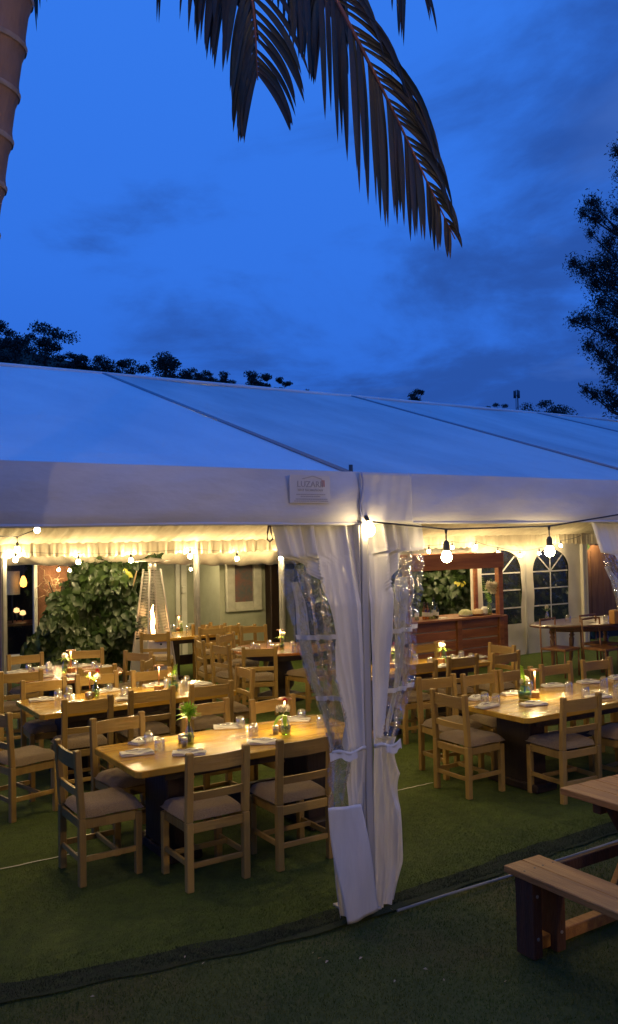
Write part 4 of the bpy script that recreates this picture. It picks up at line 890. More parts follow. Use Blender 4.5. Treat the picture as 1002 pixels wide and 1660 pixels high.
b = MB(); b.lathe([(.014, .045), (.022, .03), (.038, .005), (.040, -.012), (.031, -.035), (.014, -.048), (0, -.05)], n=16); b.build('bulb', emat('bulb_light_post', (1, .745, .37), BULB_E*.05), r)
b = MB(); b.tube([(0, .0, .04), (0, .03, .075)], .014, 8); b.build('bulb_socket', m_('black'), r)
LYY = PY-.18
pts = [ony(x, y, LYY) for x, y in ((-30, 896), (25, 893), (127, 897), (212, 895), (308, 889), (384, 893), (455, 893), (520, 890))]
festoon('row of glowing bulbs under the frilled valance over the left tables', pts, pts[1:-1], drop=.125, sag=.015, cord=.003)
pts = [ony(x, y, 8.6) for x, y in ((-60, 842), (60, 848), (160, 838))]; festoon('single bulb high under the fascia at the far left', pts, [pts[1]], r=.026, drop=.06, sag=0)
pts = [ony(x, y, 9.6) for x, y in ((-40, 868), (28, 870), (60, 858))]; festoon('single bulb hanging on its cord left of the shrub', pts, [pts[1]], r=.026, drop=.13, sag=0)
pts = [ony(x, y, 15.0) for x, y in ((20, 905), (95, 912), (113, 913), (200, 905), (309, 912), (340, 905))]; festoon('small bulbs hung beyond the tent along the building', pts, [pts[1], pts[2], pts[4]], r=.022, drop=.12, sag=0)
RY2 = WY-.30
pts = [ony(x, y, RY2) for x, y in ((640, 888), (695, 884), (733, 878), (771, 877), (807, 887), (843, 892), (874, 888), (909, 876), (942, 868))]
festoon('row of glowing bulbs along the arched window wall', pts, [pts[k] for k in (1, 2, 3, 4, 5, 6, 7)], r=.026, drop=.10, sag=.02, cord=.004, mm=emat('bulb_light_wall', (1, .745, .37), BULB_E*.42))
pts = [(4.6, 4.9, 2.62), (6.0, 6.2, 3.0), (7.6, 7.6, 3.3), (9.2, 9.0, 3.3), (10.4, 10.2, 3.0), (12.4, 11.3, 2.62)]; festoon('added unseen cord of bulbs high under the right roof', pts, pts[1:5], r=.03, drop=.12, sag=.05)  # added bulbs out of view, brighten the right tables and bar
pts = [(.6, 4.9, 2.62), (2.0, 6.1, 3.0), (3.4, 7.4, 3.25), (4.4, 9.0, 3.4), (5.6, 11.0, 3.1), (6.2, 12.8, 2.62)]; festoon('added unseen cord of bulbs high under the left roof', pts, pts[1:5], r=.03, drop=.12, sag=.05)  # added cord out of view, brightens the left tables
pts = [ony(x, 900, 12.35) for x in (660, 700, 728, 752, 775)]; festoon('bulbs over the ivy hedge hidden behind the bar header', pts, pts[1:4], drop=.06, sag=0, mm=emat('bulb_light_ivy', (1, .745, .37), BULB_E*.35))
p = ony(969, 872, 12.4); festoon('warm bulb beyond the right end of the far wall', [(p[0]-.8, 12.4, p[2]+.12), (p[0], 12.4, p[2]+.1), (p[0]+1.2, 12.4, p[2]+.15)], [(p[0], 12.4, p[2]+.1)], r=.03, drop=.1, sag=0)
# looped cord end hanging from the eave
p = ony(433, 850, FY); b = MB(); b.tube([(p[0]+.0, FY-.03, 2.42), (p[0]-.015, FY-.03, 2.35), (p[0]-.018, FY-.03, 2.31), (p[0], FY-.03, 2.295), (p[0]+.018, FY-.03, 2.31), (p[0]+.010, FY-.03, 2.35), (p[0], FY-.03, 2.42)], .005, 6)
tag(b.build('cord_loop', mat('brown_cord', (.12, .07, .05), .7)), 'small brown cord loop hanging from the fascia left of the curtain', 'cord')

# ------------------------------------------------------------------ building behind the left half
B1Y = 16.2
bd = empty('restaurant_building', (8, B1Y, 0), 0, 'pale green walled building with white trim behind the left tables', 'building')
def bbox(name, mk, x0, x1, y0, y1, z0, z1, ch=0): 
    b = MB(); b.box(((x0+x1)/2-8, (y0+y1)/2-B1Y, (z0+z1)/2), (x1-x0, y1-y0, z1-z0), 0, ch); return b.build(name, mk if not isinstance(mk, str) else m_(mk), bd)
X = lambda px, Y=B1Y, py=1000: ony(px, py, Y)[0]
bbox('wall', 'plaster', X(205), X(350), B1Y, B1Y+.2, 0, 3.2)
W3Y = 15.0
bbox('wall', 'plaster', X(366, W3Y)-.12, X(366, W3Y), W3Y, B1Y, 0, 3.2)
bbox('wall', 'plaster', X(366, W3Y), X(700, W3Y), W3Y, W3Y+.2, 0, 3.2)
bbox('dark_pillar', 'dark', X(438, W3Y-.2), X(455, W3Y-.2), W3Y-.25, W3Y-.02, 0, 3.2, .01)
bbox('door_trim', 'whitetrim', X(284), X(291), B1Y-.05, B1Y-.003, 0, 2.6, .008); bbox('door_trim', 'whitetrim', X(293), X(302), B1Y-.06, B1Y-.003, 0, 2.6, .01)
bbox('panel_trim', 'whitetrim', X(343), X(348), B1Y-.04, B1Y-.003, .62, 2.6, .008); bbox('panel_trim', 'whitetrim', X(303), X(343), B1Y-.04, B1Y-.003, .60, .66, .008); bbox('panel_trim', 'whitetrim', X(272), X(284), B1Y-.04, B1Y-.003, .60, .66, .008)
bbox('wall_lamp', 'whitetrim', X(292), X(298), B1Y-.14, B1Y-.062, 1.28, 1.42, .01)
# painting
pa = empty('framed_painting', (X(398, W3Y), W3Y-.03, 0), 0, 'large framed painting in dark red and blue hanging on the green wall', 'painting')
q0, q1 = X(369, W3Y-.1)-X(398, W3Y), X(426, W3Y-.1)-X(398, W3Y); zb0 = ony(398, 990, W3Y)[2]; zt0 = 2.5
for nm, c, d in (('frame_side', (q0+.09, -.03, (zb0+zt0)/2), (.18, .08, zt0-zb0)), ('frame_side', (q1-.09, -.03, (zb0+zt0)/2), (.18, .08, zt0-zb0)), ('frame_bottom', ((q0+q1)/2, -.03, zb0+.09), (q1-q0-.364, .078, .18)), ('frame_top', ((q0+q1)/2, -.03, zt0-.09), (q1-q0-.364, .078, .18))):
    b = MB(); b.box(c, d, 0, .012); b.build(nm, mat('frame_wood', (.48, .48, .41), .6, (.38, .38, .32), 6), pa)
b = MB(); b.box(((q0+q1)/2, .0, (zb0+zt0)/2), (q1-q0-.3, .02, zt0-zb0-.3)); b.build('canvas', m_('art'), pa)
# left part of the building: glazed room
LY = 15.6
bbox('brown_pier', 'brick', X(62, LY), X(120, LY), LY, LY+.3, 0, 3.0, .01)
bbox('window_post', 'whitetrim', X(54, LY), X(60, LY), LY-.06, LY+.04, .3, 3.0, .008); bbox('window_header', 'whitetrim', X(-30, LY), X(126, LY), LY-.10, LY-.065, 1.99, 2.08, .008)
bbox('window_post', 'whitetrim', X(124, LY), X(127, LY), LY-.02, LY+.05, .3, 3.0, .005)
bbox('window_sill', 'whitetrim', X(-30, LY), X(62, LY), LY-.12, LY+.05, .32, .40, .008)
bbox('low_wall', 'whitetrim', X(-30, LY), X(62, LY), LY-.05, LY+.05, 0, .30)
bbox('window_glass', m_('pane'), X(-30, LY), X(54, LY), LY, LY+.006, .40, 1.99)
bbox('window_glass', m_('pane'), X(127, LY), X(205, LY), LY, LY+.006, .40, 1.99)
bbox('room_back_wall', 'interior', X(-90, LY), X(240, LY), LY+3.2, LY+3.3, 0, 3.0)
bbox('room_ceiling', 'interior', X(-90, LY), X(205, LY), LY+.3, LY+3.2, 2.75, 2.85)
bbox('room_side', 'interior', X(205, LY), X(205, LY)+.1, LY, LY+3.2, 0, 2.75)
bbox('brown_curtain', mat('brown_curtain', (.08, .03, .02), .8), X(-60, LY-1.2), X(4, LY-1.2), LY-1.3, LY-1.22, 0, 2.2)
bbox('roof_slab', mat('slab', (.25, .25, .24), .8), X(-120, LY), X(700, LY)+1, 13.65, LY+4, 3.2, 3.4)  # unseen slab, lengthened forward to keep sky light off the gutter drape
bbox('room_shelf', mat('shelf', (.25, .25, .22), .6), X(100, LY+2), X(135, LY+2), LY+2.0, LY+2.3, 1.2, 1.24); bbox('room_shelf', mat('shelf', (.25, .25, .22), .6), X(100, LY+2), X(135, LY+2), LY+2.0, LY+2.3, 1.6, 1.64)
def pend(px, py, Y, s, col, e, lab, shade=False):
    p = ony(px, py, Y); r = empty('pendant_lamp', tuple(p), 0, lab, 'lamp')
    b = MB(); b.tube([(0, 0, .10*s), (0, 0, 2.7-p[2])], .006, 6); b.build('cord', m_('black'), r)
    b = MB(); b.lathe([(.02*s, .12*s), (.045*s, .07*s), (.06*s, 0), (.045*s, -.06*s), (0, -.075*s)], n=16); b.build('glowing_bulb', emat('glow_%d' % e, col, e), r)
pend(38, 945, 16.6, 1.1, (1, .38, .06), 7, 'amber pendant lamp hanging in the dark room at the far left')
p = ony(20, 945, 16.9); r = empty('shaded_lamp', tuple(p), 0, 'pale square shade lamp in the dark room at the far left', 'lamp'); b = MB(); b.lathe([(.14, -.22), (.14, .22)], n=16); b.build('shade', emat('shade_glow', (.9, .65, .4), .07), r); b = MB(); b.tube([(0, 0, -.9), (0, 0, -.1)], .015, 8); b.build('stem', m_('black'), r)
for px, py, lab in ((27, 989, 'small warm lamp on a table inside the dark room'), (37, 993, 'second small lamp further right inside the dark room')):
    p = ony(px, py, 17.2); r = empty('room_lamp', tuple(p), 0, lab, 'lamp', 'small lamps in the dark room'); b = MB(); b.lathe([(.03, -.05), (.06, -.03), (.05, .03), (0, .05)], n=12); b.build('lit_globe', emat('room_glow', (1, .5, .18), 3), r); b = MB(); b.tube([(0, 0, -.3), (0, 0, -.05)], .015, 6); b.build('foot', m_('black'), r)
p = ony(35, 1008, 17.0); b = MB(); b.box((0, 0, -.02), (1.6, .8, .04)); b.box((-.6, 0, -.35), (.08, .08, .62)); b.box((.6, 0, -.35), (.08, .08, .62)); tag(b.build('room_table', m_('bar'), None, tuple(p)), 'brown table inside the dark glazed room at the far left', 'table')

# ------------------------------------------------------------------ leafy climbers
def leaf_cloud(n, sampler, size, aspect=1.0, nrm=(-.4, -1, .35), spread=.9):
    pos = np.array([sampler() for _ in range(n)]); n = len(pos)
    N = np.array(nrm)[None]+np.random.normal(0, spread*.6, (n, 3)); N /= np.linalg.norm(N, axis=1)[:, None]
    up = np.array([0, 0, -1.])[None]+np.random.normal(0, .45, (n, 3)); T = up-(up*N).sum(1)[:, None]*N; T /= np.linalg.norm(T, axis=1)[:, None]+1e-6; S = np.cross(N, T)
    s = np.random.uniform(.4, 1.35, n)[:, None]*size; o = N*s*.18
    A = pos; pts = [A-T*s*.05, A+T*s*.02+S*s*.42*aspect+o, A+T*s*.50+S*s*.40*aspect+o, A+T*s*1.0, A+T*s*.50-S*s*.40*aspect+o, A+T*s*.02-S*s*.42*aspect+o, A+T*s*.45]
    V = np.stack(pts, 1).reshape(-1, 3); base = np.arange(n)[:, None]*7
    F = np.concatenate([base+np.array(f)[None] for f in ((0, 1, 2, 6), (6, 2, 3, 3), (0, 6, 4, 5), (6, 3, 4, 4))], 0)
    faces = [tuple(f[:3]) if f[2] == f[3] else tuple(f) for f in F.tolist()]
    return V.tolist(), faces
def leaves(name, n, sampler, size, mk, parent, **k):
    V, F = leaf_cloud(n, sampler, size, **k); me = bpy.data.meshes.new(name); me.from_pydata(V, [], F); me.materials.append(m_(mk)); me.polygons.foreach_set('use_smooth', [True]*len(me.polygons))
    o = bpy.data.objects.new(name, me); COL.objects.link(o); o.parent = parent; o['kind'] = 'stuff'; return o
HY = 14.3
hx0, hx1 = ony(50, 1050, HY)[0], ony(240, 1000, HY)[0]
sh = empty('leafy_shrub', (0, 0, 0), 0, 'big dark green leafy shrub filling the gap behind the round table', 'shrub'); 
def shrub_pt():
    while True:
        u = random.random(); x = hx0+(hx1-hx0)*u; top = interp(u, [(0, .7), (.06, 1.1), (.14, 1.45), (.30, 1.55), (.38, 2.0), (.5, 2.3), (.75, 2.35), (1, 2.3)]); z = random.uniform(0, top)
        lump = .18*sin(x*5+z*3)+.14*sin(z*7-x*4)
        if random.random() < .1 and z > top-.3: continue
        return (x, HY-.45+lump+random.uniform(0, .55), z)
leaves('leaf_mass', 8000, shrub_pt, .125, 'leaf', sh)
b = MB()
for k in range(9):
    x = hx0+(hx1-hx0)*(.15+.8*k/8); b.tube([(x, HY, 0), (x+.1*sin(k), HY+.05, .6), (x+.15*cos(k*2), HY-.1, 1.2), (x+.2*sin(k*3), HY, 1.7)], [.03, .025, .018, .01], 6)
b.build('stems', m_('bark'), sh)
for k in range(16):
    u = random.random(); x0_ = hx0+(hx1-hx0)*u; z0_ = interp(u, [(0, .7), (.06, 1.1), (.14, 1.45), (.30, 1.55), (.38, 2.0), (.5, 2.3), (1, 2.3)])-.15; dx_, dz_ = random.uniform(-.3, .1), random.uniform(.1, .38)
    bq = MB(); bq.tube([(x0_, HY-.3, z0_), (x0_+dx_*.5, HY-.35, z0_+dz_*.7), (x0_+dx_, HY-.4, z0_+dz_)], [.008, .006, .003], 5); so_ = bq.build('shoot', m_('bark'), sh)
    leaves('shoot_leaves', 9, lambda: (x0_+dx_*(t_ := random.random())+random.uniform(-.05, .05), HY-.38+random.uniform(-.08, .08), z0_+dz_*t_+random.uniform(-.04, .06)), .10, 'leaf', sh)
def yl():
    p = ony(204+random.uniform(-6, 8), 927+random.uniform(-6, 7), HY-.6); return tuple(p)
leaves('yellow_leaves', 9, yl, .085, 'leafy', sh)
b = MB(); p = ony(222, 925, HY-.6); leafblade(b, p, (-.3, 0, -1), .30, .07, .1); b.build('dry_leaf', mat('dry_tan_leaf', (.35, .24, .12), .7), sh)
# dry twiggy branch before the pier
b = MB()
for k in range(26):
    p = ony(75+random.uniform(-8, 22), 940+random.uniform(-5, 25), LY-.4); a = random.uniform(0, 6.28); b.tube([p, p+np.array([.14*cos(a), .02, .14*sin(a)]), p+np.array([.25*cos(a+.4), 0, .25*sin(a+.4)-.05])], [.006, .004, .002], 4)
tag(b.build('dry_twigs', mat('dry_twig', (.25, .17, .09), .8)), 'dry tangled twigs in front of the brown pier', 'branch')
# ivy wall behind the bar and the arched windows
iv = empty('ivy_hedge', (0, 0, 0), 0, 'tall ivy hedge behind the bar and the arched tent windows', 'hedge')
IY = 13.0
ivx = ony(943, 1000, IY)[0]
def ivy_pt():
    x = random.uniform(8.6, ivx); z = random.uniform(0, 2.7); return (x, IY+.18*sin(x*4+z*2.5)+.12*sin(z*6-x*3)+random.uniform(-.12, .25), z)
leaves('leaf_mass', 9000, ivy_pt, .13, 'leaf', iv)
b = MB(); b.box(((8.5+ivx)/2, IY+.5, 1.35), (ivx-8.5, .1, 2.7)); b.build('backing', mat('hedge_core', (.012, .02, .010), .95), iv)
def ivy_l(): p = ony(745+random.uniform(-18, 14), 942+random.uniform(-7, 9), IY-.35); return tuple(p)
leaves('yellow_leaves', 6, ivy_l, .11, 'leafy', iv)
sh2 = empty('ivy_hedge', (0, 0, 0), 0, 'ivy covered wall seen through the clear plastic of the middle curtain', 'hedge')
xa_, xb_ = ony(496, 1000, 14.0)[0], ony(690, 1000, 14.0)[0]
def ivy2(): x = random.uniform(xa_, xb_); z = random.uniform(0, 2.3); return (x, 14.0+.15*sin(x*4+z*2)+random.uniform(-.1, .2), z)
leaves('leaf_mass', 2200, ivy2, .13, 'leaf', sh2)
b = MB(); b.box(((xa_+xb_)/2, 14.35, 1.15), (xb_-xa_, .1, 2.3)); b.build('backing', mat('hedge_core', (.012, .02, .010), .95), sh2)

# ------------------------------------------------------------------ picnic table at the right front
pt = empty('picnic_table', (4.55, 3.2, 0), 0, 'reddish wooden picnic table with attached bench on the lawn', 'picnic table')
def pbox(name, c, d, mk='picnic', rz=0, ch=.004): b = MB(); b.box((c[0]-4.55, c[1]-3.2, c[2]), d, rz, ch); return b.build(name, m_(mk), pt)
for k in range(5): pbox('top_plank', (4.17+.155*k+.076, 2.78-.004*k, .73), (.151, 1.84, .040))
for k in range(2): pbox('bench_plank', (3.545+.145*k+.071, 2.62, .435), (.141, 1.90, .038))
for k in range(2): pbox('bench_plank', (5.32+.145*k+.071, 2.62, .435), (.141, 1.90, .038))
YF = 3.45
def pbeam(name, a, b_, w, h, mk='picnic_leg', up=(0, 0, 1)):
    b = MB(); a = np.array(a)-(4.55, 3.2, 0); b_ = np.array(b_)-(4.55, 3.2, 0); b.beam(a, b_, w, h, .005, up); return b.build(name, m_(mk), pt)
for Yf in (YF, 1.9):
    pbeam('crossbeam', (4.22, Yf+.02, .675), (4.96, Yf+.02, .675), .06, .07)
    pbeam('diagonal_leg', (4.30, Yf-.045, .70), (4.74, Yf-.045, .05), .045, .12, up=(1, 0, 1)); pbeam('diagonal_leg', (4.84, Yf+.055, .70), (4.36, Yf+.055, .05), .045, .10, 'picnic', up=(-1, 0, 1))  # second leg gets the paler plank wood to paint it as lit
    pbeam('foot_beam', (3.66, Yf, .045), (5.5, Yf, .045), .07, .07, 'picnic')  # paler plank wood paints in the light on the beam's top
    pbeam('bench_bearer', (3.58, Yf+.055, .375), (5.56, Yf+.055, .375), .035, .07)
    pbox('bench_leg', (3.600, Yf-.01, .205), (.07, .13, .42), 'picnic_leg'); pbox('bench_leg', (3.775, Yf-.02, .205), (.07, .13, .42), 'picnic_leg')
    pbox('bench_leg', (5.56, Yf, .205), (.07, .13, .42), 'picnic_leg')

for bxp, byp in ((3.60, 3.32), (3.775, 3.31)):
    for z in (.10, .33):
        b = MB(); b.tube([(bxp-4.55, byp+.065-3.2, z), (bxp-4.55, byp+.052-3.2, z)], .010, 8); b.build('bolt', mat('bolt_steel', (.3, .3, .3), .5, metal=.8), pt)
for k in range(2):
    for dx in (-.04, .04):
        b = MB(); b.tube([(3.545+.145*k+.071+dx-4.55, 3.44-3.2, .4535), (3.545+.145*k+.071+dx-4.55, 3.44-3.2, .4555)], .006, 8); b.build('screw', mat('screw_dark', (.06, .05, .045), .6), pt)
# ------------------------------------------------------------------ palm
PD = 3.2
pm = empty('palm_tree', (0, 0, 0), 0, 'ringed palm trunk at the top left with fronds drooping overhead', 'palm tree')
tr = [atd(-5-55*((y)/375.0)*1.0, y, PD) for y in (375, 280, 188, 94, 0)]
low = tr[0].copy(); base = low+np.array([-.35, .10, -low[2]])
path = [base, base*.6+low*.4+np.array([-.04, 0, 0])]+tr+[atd(10, -110, PD), atd(30, -240, PD), atd(52, -380, PD), atd(75, -520, PD)]
path = [np.array(p) for p in path]
full = []; rad = []
for i in range(len(path)-1):
    for k in range(8): t = k/8; full.append(path[i]*(1-t)+path[i+1]*t)
full.append(path[-1]); n = len(full)
cum = np.concatenate([[0], np.cumsum([np.linalg.norm(full[i+1]-full[i]) for i in range(n-1)])]); 
rs = .175
def ringphase(s): return (s/rs) % 1
rads = [.128-.010*(c/cum[-1])+.010*exp(-((ringphase(c)-.0)*9)**2)+.010*exp(-((1-ringphase(c))*9)**2) for c in cum]
sm = np.arange(0, cum[-1], .0175); P3 = np.stack([np.interp(sm, cum, np.array(full)[:, k]) for k in range(3)], 1)
rads = [.126-.010*(c/cum[-1])+.009*exp(-((ringphase(c))*7)**2)+.009*exp(-((1-ringphase(c))*7)**2) for c in sm]
b = MB(); b.tube(list(P3), rads, 20); b.build('trunk', m_('palmtrunk'), pm)
kk = 1
while kk*rs < sm[-1]:
    c = kk*rs; pa_ = [np.array([np.interp(c+d, sm, P3[:, j]) for j in range(3)]) for d in (-.010, 0, .010)]; b = MB(); tilt = .02
    b.tube(pa_, [.1375-.010*(c/sm[-1]), .1395-.010*(c/sm[-1]), .1365-.010*(c/sm[-1])], 20, caps=False); b.build('trunk_ring', m_('ring'), pm); kk += 1
def frond(px_pts, ds, nl, Lfun, sideL, sideR, droopL=1.0, wid=.030, start=.0, seed=0, skipR=False, skipL=False):
    rnd = random.Random(seed); K = [atd(x, y, d) for (x, y), d in zip(px_pts, ds)]; K = np.array(K)
    t0 = np.linspace(0, 1, len(K)); tt = np.linspace(0, 1, 60)
    C = np.stack([np.interp(tt, t0, K[:, j]) for j in range(3)], 1)
    for _ in range(6): C[1:-1] = (C[:-2]+2*C[1:-1]+C[2:])/4
    b = MB(); b.tube(list(C), list(np.linspace(.012, .002, 60)), 6); fr_ = b.build('frond', m_('rachis'), pm)
    for k in range(nl):
        t = start+(1-start)*(k+.5)/nl; i = int(t*58); p = C[i]; tan = C[i+1]-C[i]; tan /= np.linalg.norm(tan)
        for side in (-1, 1):
            if side > 0 and skipR or side < 0 and skipL: continue
            L = Lfun(t)*rnd.uniform(.88, 1.1)*(1 if side < 0 else .9); S = (cR*side*(sideR if side > 0 else sideL)+cF*rnd.uniform(-.25, .25)*1.0+tan*(.55+.5*t)); S /= np.linalg.norm(S); d = S.copy(); q = p.copy(); vs = []; m = 11; w0 = wid*(.72 if side < 0 else .62)*rnd.uniform(.85, 1.15)*(.55+.45*min(1, L/.35))
            nr = np.cross(d, cF); tw = rnd.uniform(-.9, .9)
            for j in range(m+1):
                u = j/m; ww = w0*(sin(pi*min(1., .10+u*.9))**.75)*.5*(1 if u < .97 else .3)
                s_ = np.cross(d, np.array([0, 0, 1.0]))*.5+np.cross(d, cF)*1.0; s_ = s_/(np.linalg.norm(s_)+1e-9); s_ = s_*cos(tw*u)+np.cross(d, s_)*sin(tw*u)
                mid = np.cross(s_, d)*ww*.5; vs += [q-s_*ww, q+mid, q+s_*ww]
                d = d+np.array([0, 0, -(.26 if side < 0 else .17)*droopL])*(1.2-.5*u if side < 0 else .5+1.2*u)*(.9+.3*rnd.random()); d /= np.linalg.norm(d); q = q+d*L/m
            bb = MB(); bb.add(vs, [f for j in range(m) for f in ((3*j, 3*j+1, 3*j+4, 3*j+3), (3*j+1, 3*j+2, 3*j+5, 3*j+4))], True); bb.build('leaflet', m_('palmleaf'), fr_)
K1 = [(75, -520), (250, -420), (430, -200), (535, -20), (590, 85), (640, 185), (690, 290), (738, 388)]
frond(K1, [3.2, 3.2, 3.1, 3.05, 3.05, 3.1, 3.1, 3.15], 31, lambda t: .52*(1-max(0, t-.62)/.38*.80), .30, 1.25, 1.0, .030, start=.34, seed=1)
frond([(75, -520), (230, -430), (340, -260), (395, -90), (412, 20), (416, 90), (418, 130)], [3.2, 3.15, 3.3, 3.35, 3.35, 3.35, 3.35], 17, lambda t: .45*(1-max(0, t-.6)/.4*.35), .55, .95, .65, .038, start=.36, seed=2)
frond([(75, -520), (260, -440), (420, -300), (490, -140), (520, -50), (528, 10)], [3.2, 3.1, 3.4, 3.5, 3.5, 3.5], 20, lambda t: .50*(1-max(0, t-.6)/.4*.3), .6, .5, 1.0, .042, start=.42, seed=3)
frond([(75, -520), (200, -430), (290, -280), (340, -150), (365, -70), (375, -10)], [3.2, 3.3, 3.4, 3.45, 3.45, 3.45], 20, lambda t: .48*(1-max(0, t-.6)/.4*.3), .9, .5, .9, .032, start=.45, seed=4)
frond([(75, -520), (330, -560), (520, -420), (610, -240), (650, -110), (662, -60)], [3.2, 3.3, 3.6, 3.8, 3.9, 3.9], 12, lambda t: .42, .4, .5, .9, .028, start=.5, seed=5)
frond([(75, -520), (80, -400), (70, -280), (55, -160), (45, -80)], [3.2, 3.5, 3.75, 3.85, 3.9], 11, lambda t: .42, .5, .35, .9, .026, start=.4, seed=6)
frond([(75, -520), (180, -450), (240, -330), (265, -200), (275, -110)], [3.2, 3.3, 3.5, 3.6, 3.6], 15, lambda t: .42, .5, .5, .9, .022, start=.5, seed=8)

# ------------------------------------------------------------------ distant hill, treeline, tower, tree at the right
b = MB()
def hillfn(u, v):
    az = radians(20+90*u); D = 55+60*v; el = interp(degrees(az), [(20, 4.5), (42, 6.3), (50, 6.6), (57, 7.4), (62, 8.4), (66.7, 10.0), (70, 11.5), (72.5, 12.1), (77, 12.9), (110, 13.2)]); z = 2.3+D*math.tan(radians(el))*(.15+.85*v)-1
    return (D*cos(az), D*sin(az), z)
b.grid(hillfn, 60, 12); tag(b.build('hill', m_('hill')), kind='structure')
def cloud_tree(name, base, top, width, n, size, label, seed, dome=True, mk='tree', group=None, cat='tree'):
    rs_ = np.random.RandomState(seed); r = empty(name, tuple(base), 0, label, cat, group); h = top-base[2]
    blobs = []
    nb = 15
    for k in range(nb): a = rs_.uniform(0, 2*pi); rr = rs_.uniform(0, .5)*width; zz = h*rs_.uniform(.45, .88); blobs.append((rr*cos(a), rr*sin(a), zz, width*rs_.uniform(.13, .26)))
    blobs.append((0, 0, h*.90, width*.20))
    b = MB(); b.tube([(0, 0, 0), (.02*width, 0, h*.35), (0, 0, h*.75)], [h*.03, h*.022, h*.01], 6)
    for bx, by, bz, br in blobs[:6]: b.tube([(0, 0, h*.35), (bx*.5, by*.5, (h*.35+bz)/2), (bx, by, bz)], [h*.012, h*.009, h*.004], 5)
    b.build('trunk', m_('bark'), r)
    pts = []
    per = n//len(blobs)
    for bx, by, bz, br in blobs:
        v = rs_.normal(0, 1, (per, 3)); v /= np.linalg.norm(v, axis=1)[:, None]; v *= (rs_.uniform(.35, 1.05, (per, 1)))*br*np.array([1, 1, .62]); v += np.array([bx, by, bz]); pts.append(v)
    P = np.concatenate(pts); m = len(P); A = rs_.normal(0, 1, (m, 3)); A /= np.linalg.norm(A, axis=1)[:, None]; Bv = np.cross(A, rs_.normal(0, 1, (m, 3))); Bv /= np.linalg.norm(Bv, axis=1)[:, None]; s = rs_.uniform(.5, 1.2, (m, 1))*size
    V = np.stack([P-A*s, P+Bv*s*.5, P+A*s, P-Bv*s*.5], 1).reshape(-1, 3); F = np.arange(4*m).reshape(-1, 4)
    me = bpy.data.meshes.new('crown'); me.from_pydata(V.tolist(), [], F.tolist()); me.materials.append(m_(mk)); o = bpy.data.objects.new('crown', me); COL.objects.link(o); o.parent = r
    return r
def skyline(px, py_top, wpx, D, label, seed, n=1500):
    rt = ray(px, py_top); k = D/np.hypot(rt[0], rt[1]); top = cC+k*rt; w = wpx/FPX*k*1.15; h = max(w*1.1, 5.0)
    cloud_tree('hill_tree', (top[0], top[1], top[2]-h), top[2], w, n*2, w*.018+.05, label, seed, group='dark trees on the hill skyline')
for i, (px, py, w, D, lab) in enumerate(((-12, 512, 60, 74, 'tall dark tree cut by the left edge of the picture'), (22, 536, 60, 72, 'bushy dark tree second on the hill skyline'), (72, 522, 68, 75, 'tallest round tree on the left skyline'), (48, 560, 90, 70, 'low dense tree under the tallest left skyline tree'), (112, 567, 46, 73, 'small tree right of the tallest skyline tree'), (135, 572, 40, 74, 'pointed small dark tree above the roof ridge'), (165, 575, 60, 75, 'wide dark tree just left of the roof seam'), (205, 580, 60, 76, 'low rounded tree just right of the roof seam'),
  (267, 571, 72, 75, 'large domed tree alone above the ridge'), (312, 592, 36, 78, 'thin feathery tree right of the large domed tree'), (333, 596, 34, 78, 'small round tree left of a gap on the skyline'), (363, 598, 42, 78, 'round tree in the middle of the skyline'), (408, 598, 44, 80, 'left of the three touching round trees'), (432, 602, 38, 80, 'middle of the three touching round trees'), (453, 606, 28, 81, 'right and smallest of the three touching round trees'),
  (497, 627, 30, 85, 'tiny tree tip just above the ridge'), (676, 627, 36, 88, 'lone round tree above the middle of the ridge'), (804, 649, 26, 95, 'tiny tree tip left of the mast'), (880, 648, 50, 92, 'low dark tree clump right of the mast'), (905, 655, 60, 93, 'lowest wide dark tree before the tall right tree'))):
    skyline(px, py, w, D, lab, 20+i)
# mast
rt = ray(838, 632); k = 120/np.hypot(rt[0], rt[1]); top = cC+k*rt; r = empty('radio_mast', (top[0], top[1], top[2]-14), 0, 'thin lattice radio mast far beyond the ridge', 'mast')
b = MB()
for a in range(3): b.tube([(.28*cos(a*2.1), .28*sin(a*2.1), 0), (.15*cos(a*2.1), .15*sin(a*2.1), 14)], .05, 5)
for q in range(16): b.tube([(.2*cos(q*2.1), .2*sin(q*2.1), q*.85), (.2*cos(q*2.1+2.1), .2*sin(q*2.1+2.1), q*.85+.8)], .03, 4)
b.build('lattice', mat('mast_steel', (.06, .07, .09), .7), r)
for k in range(3): b = MB(); b.tube([(.35*cos(k*2.1), .35*sin(k*2.1), 12.9), (.35*cos(k*2.1), .35*sin(k*2.1), 13.9)], .14, 8); b.build('antenna', mat('mast_steel', (.06, .07, .09), .7), r)
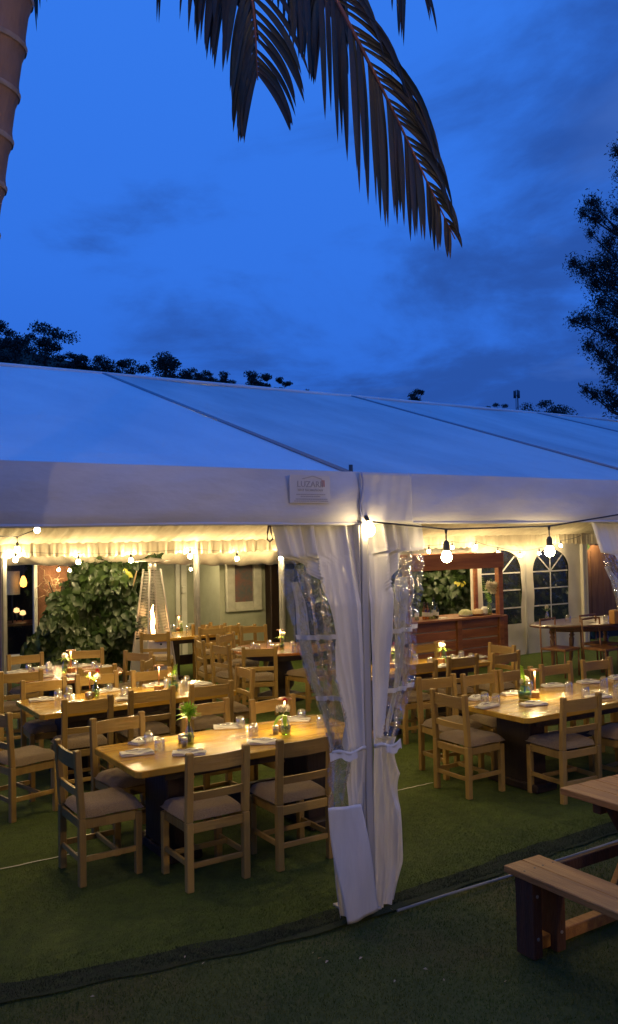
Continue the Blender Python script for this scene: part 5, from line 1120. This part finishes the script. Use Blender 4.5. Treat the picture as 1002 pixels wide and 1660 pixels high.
# tall tree at the right edge
def right_tree():
    D = 26.0; rs_ = np.random.RandomState(5); base = onz(1020, 900, 0); base = atd(1030, 880, D); base[2] = 0
    r = empty('tall_tree', tuple(base), 0, 'tall dark feathery tree at the right edge above the tent', 'tree')
    top = atd(1035, 150, D)-base; b = MB(); b.tube([(0, 0, 0), tuple(top*.5+np.array([.2, 0, 0])), tuple(top)], [.22, .14, .04], 8); b.build('trunk', m_('bark'), r)
    clumps = []
    # (branch tip px, clump radius px)
    tips = [((1000, 245), 12), ((1010, 280), 16), ((960, 330), 15), ((968, 352), 20), ((945, 345), 10), ((958, 380), 9), ((985, 395), 15), ((998, 375), 14), ((1000, 345), 10), ((930, 428), 13), ((945, 440), 14), ((962, 432), 18), ((985, 428), 24), ((990, 460), 26), ((965, 460), 18), ((1000, 500), 26), ((975, 490), 16),
            ((930, 520), 12), ((948, 518), 16), ((970, 520), 20), ((992, 540), 24), ((1005, 570), 24), ((955, 560), 14), ((975, 575), 18), ((990, 600), 18), ((1008, 612), 20), ((950, 632), 10), ((965, 640), 12), ((985, 638), 16), ((995, 655), 16), ((1010, 650), 18), ((1020, 420), 34), ((1025, 520), 34), ((1030, 600), 34), ((1035, 330), 34), ((1045, 240), 34), ((1060, 450), 50), ((1070, 350), 50), ((1060, 580), 46), ((1050, 700), 40), ((1000, 690), 18)]
    b2 = MB(); P = []
    for (tp, cr) in tips:
        d = D+rs_.uniform(-1.2, 1.2); q = atd(tp[0], tp[1], d)-base; m_px = D/FPX; st = np.array([top[0]*.0, 0, 0])+top*min(.95, max(.1, (q[2]-.9)/top[2]))
        midp = (st+q)/2+np.array([0, 0, -.15]); b2.tube([st, midp, q], [.045, .028, .010], 5)
        n = int(cr*cr*2.6)+60; v = rs_.normal(0, 1, (n, 3)); v /= np.linalg.norm(v, axis=1)[:, None]; rr_ = np.where(rs_.uniform(0, 1, (n, 1)) < .7, rs_.uniform(0, .85, (n, 1)), rs_.uniform(.7, 1.5, (n, 1))); v *= rr_*cr*m_px*np.array([1, 1, 1.1]); P.append(v+q)
        for k in range(3): a = rs_.normal(0, 1, 3); a /= np.linalg.norm(a); b2.tube([midp*.4+q*.6, q+a*cr*m_px], [.012, .004], 4)
    b2.build('branches', m_('bark'), r)
    P = np.concatenate(P); m = len(P); A = rs_.normal(0, 1, (m, 3))+np.array([0, 0, .3]); A /= np.linalg.norm(A, axis=1)[:, None]; Bv = np.cross(A, rs_.normal(0, 1, (m, 3))); Bv /= np.linalg.norm(Bv, axis=1)[:, None]; s = rs_.uniform(.5, 1.3, (m, 1))*.042
    s = s*1.25; V = np.stack([P-A*s, P+Bv*s*.28, P+A*s, P-Bv*s*.28], 1).reshape(-1, 3); me = bpy.data.meshes.new('crown'); me.from_pydata(V.tolist(), [], np.arange(4*m).reshape(-1, 4).tolist()); me.materials.append(m_('tree')); o = bpy.data.objects.new('crown', me); COL.objects.link(o); o.parent = r
right_tree()

# remove prototypes that were never placed
for o in list(COL.objects):
    if o.name.startswith('string_bulb_proto'): bpy.data.objects.remove(o)
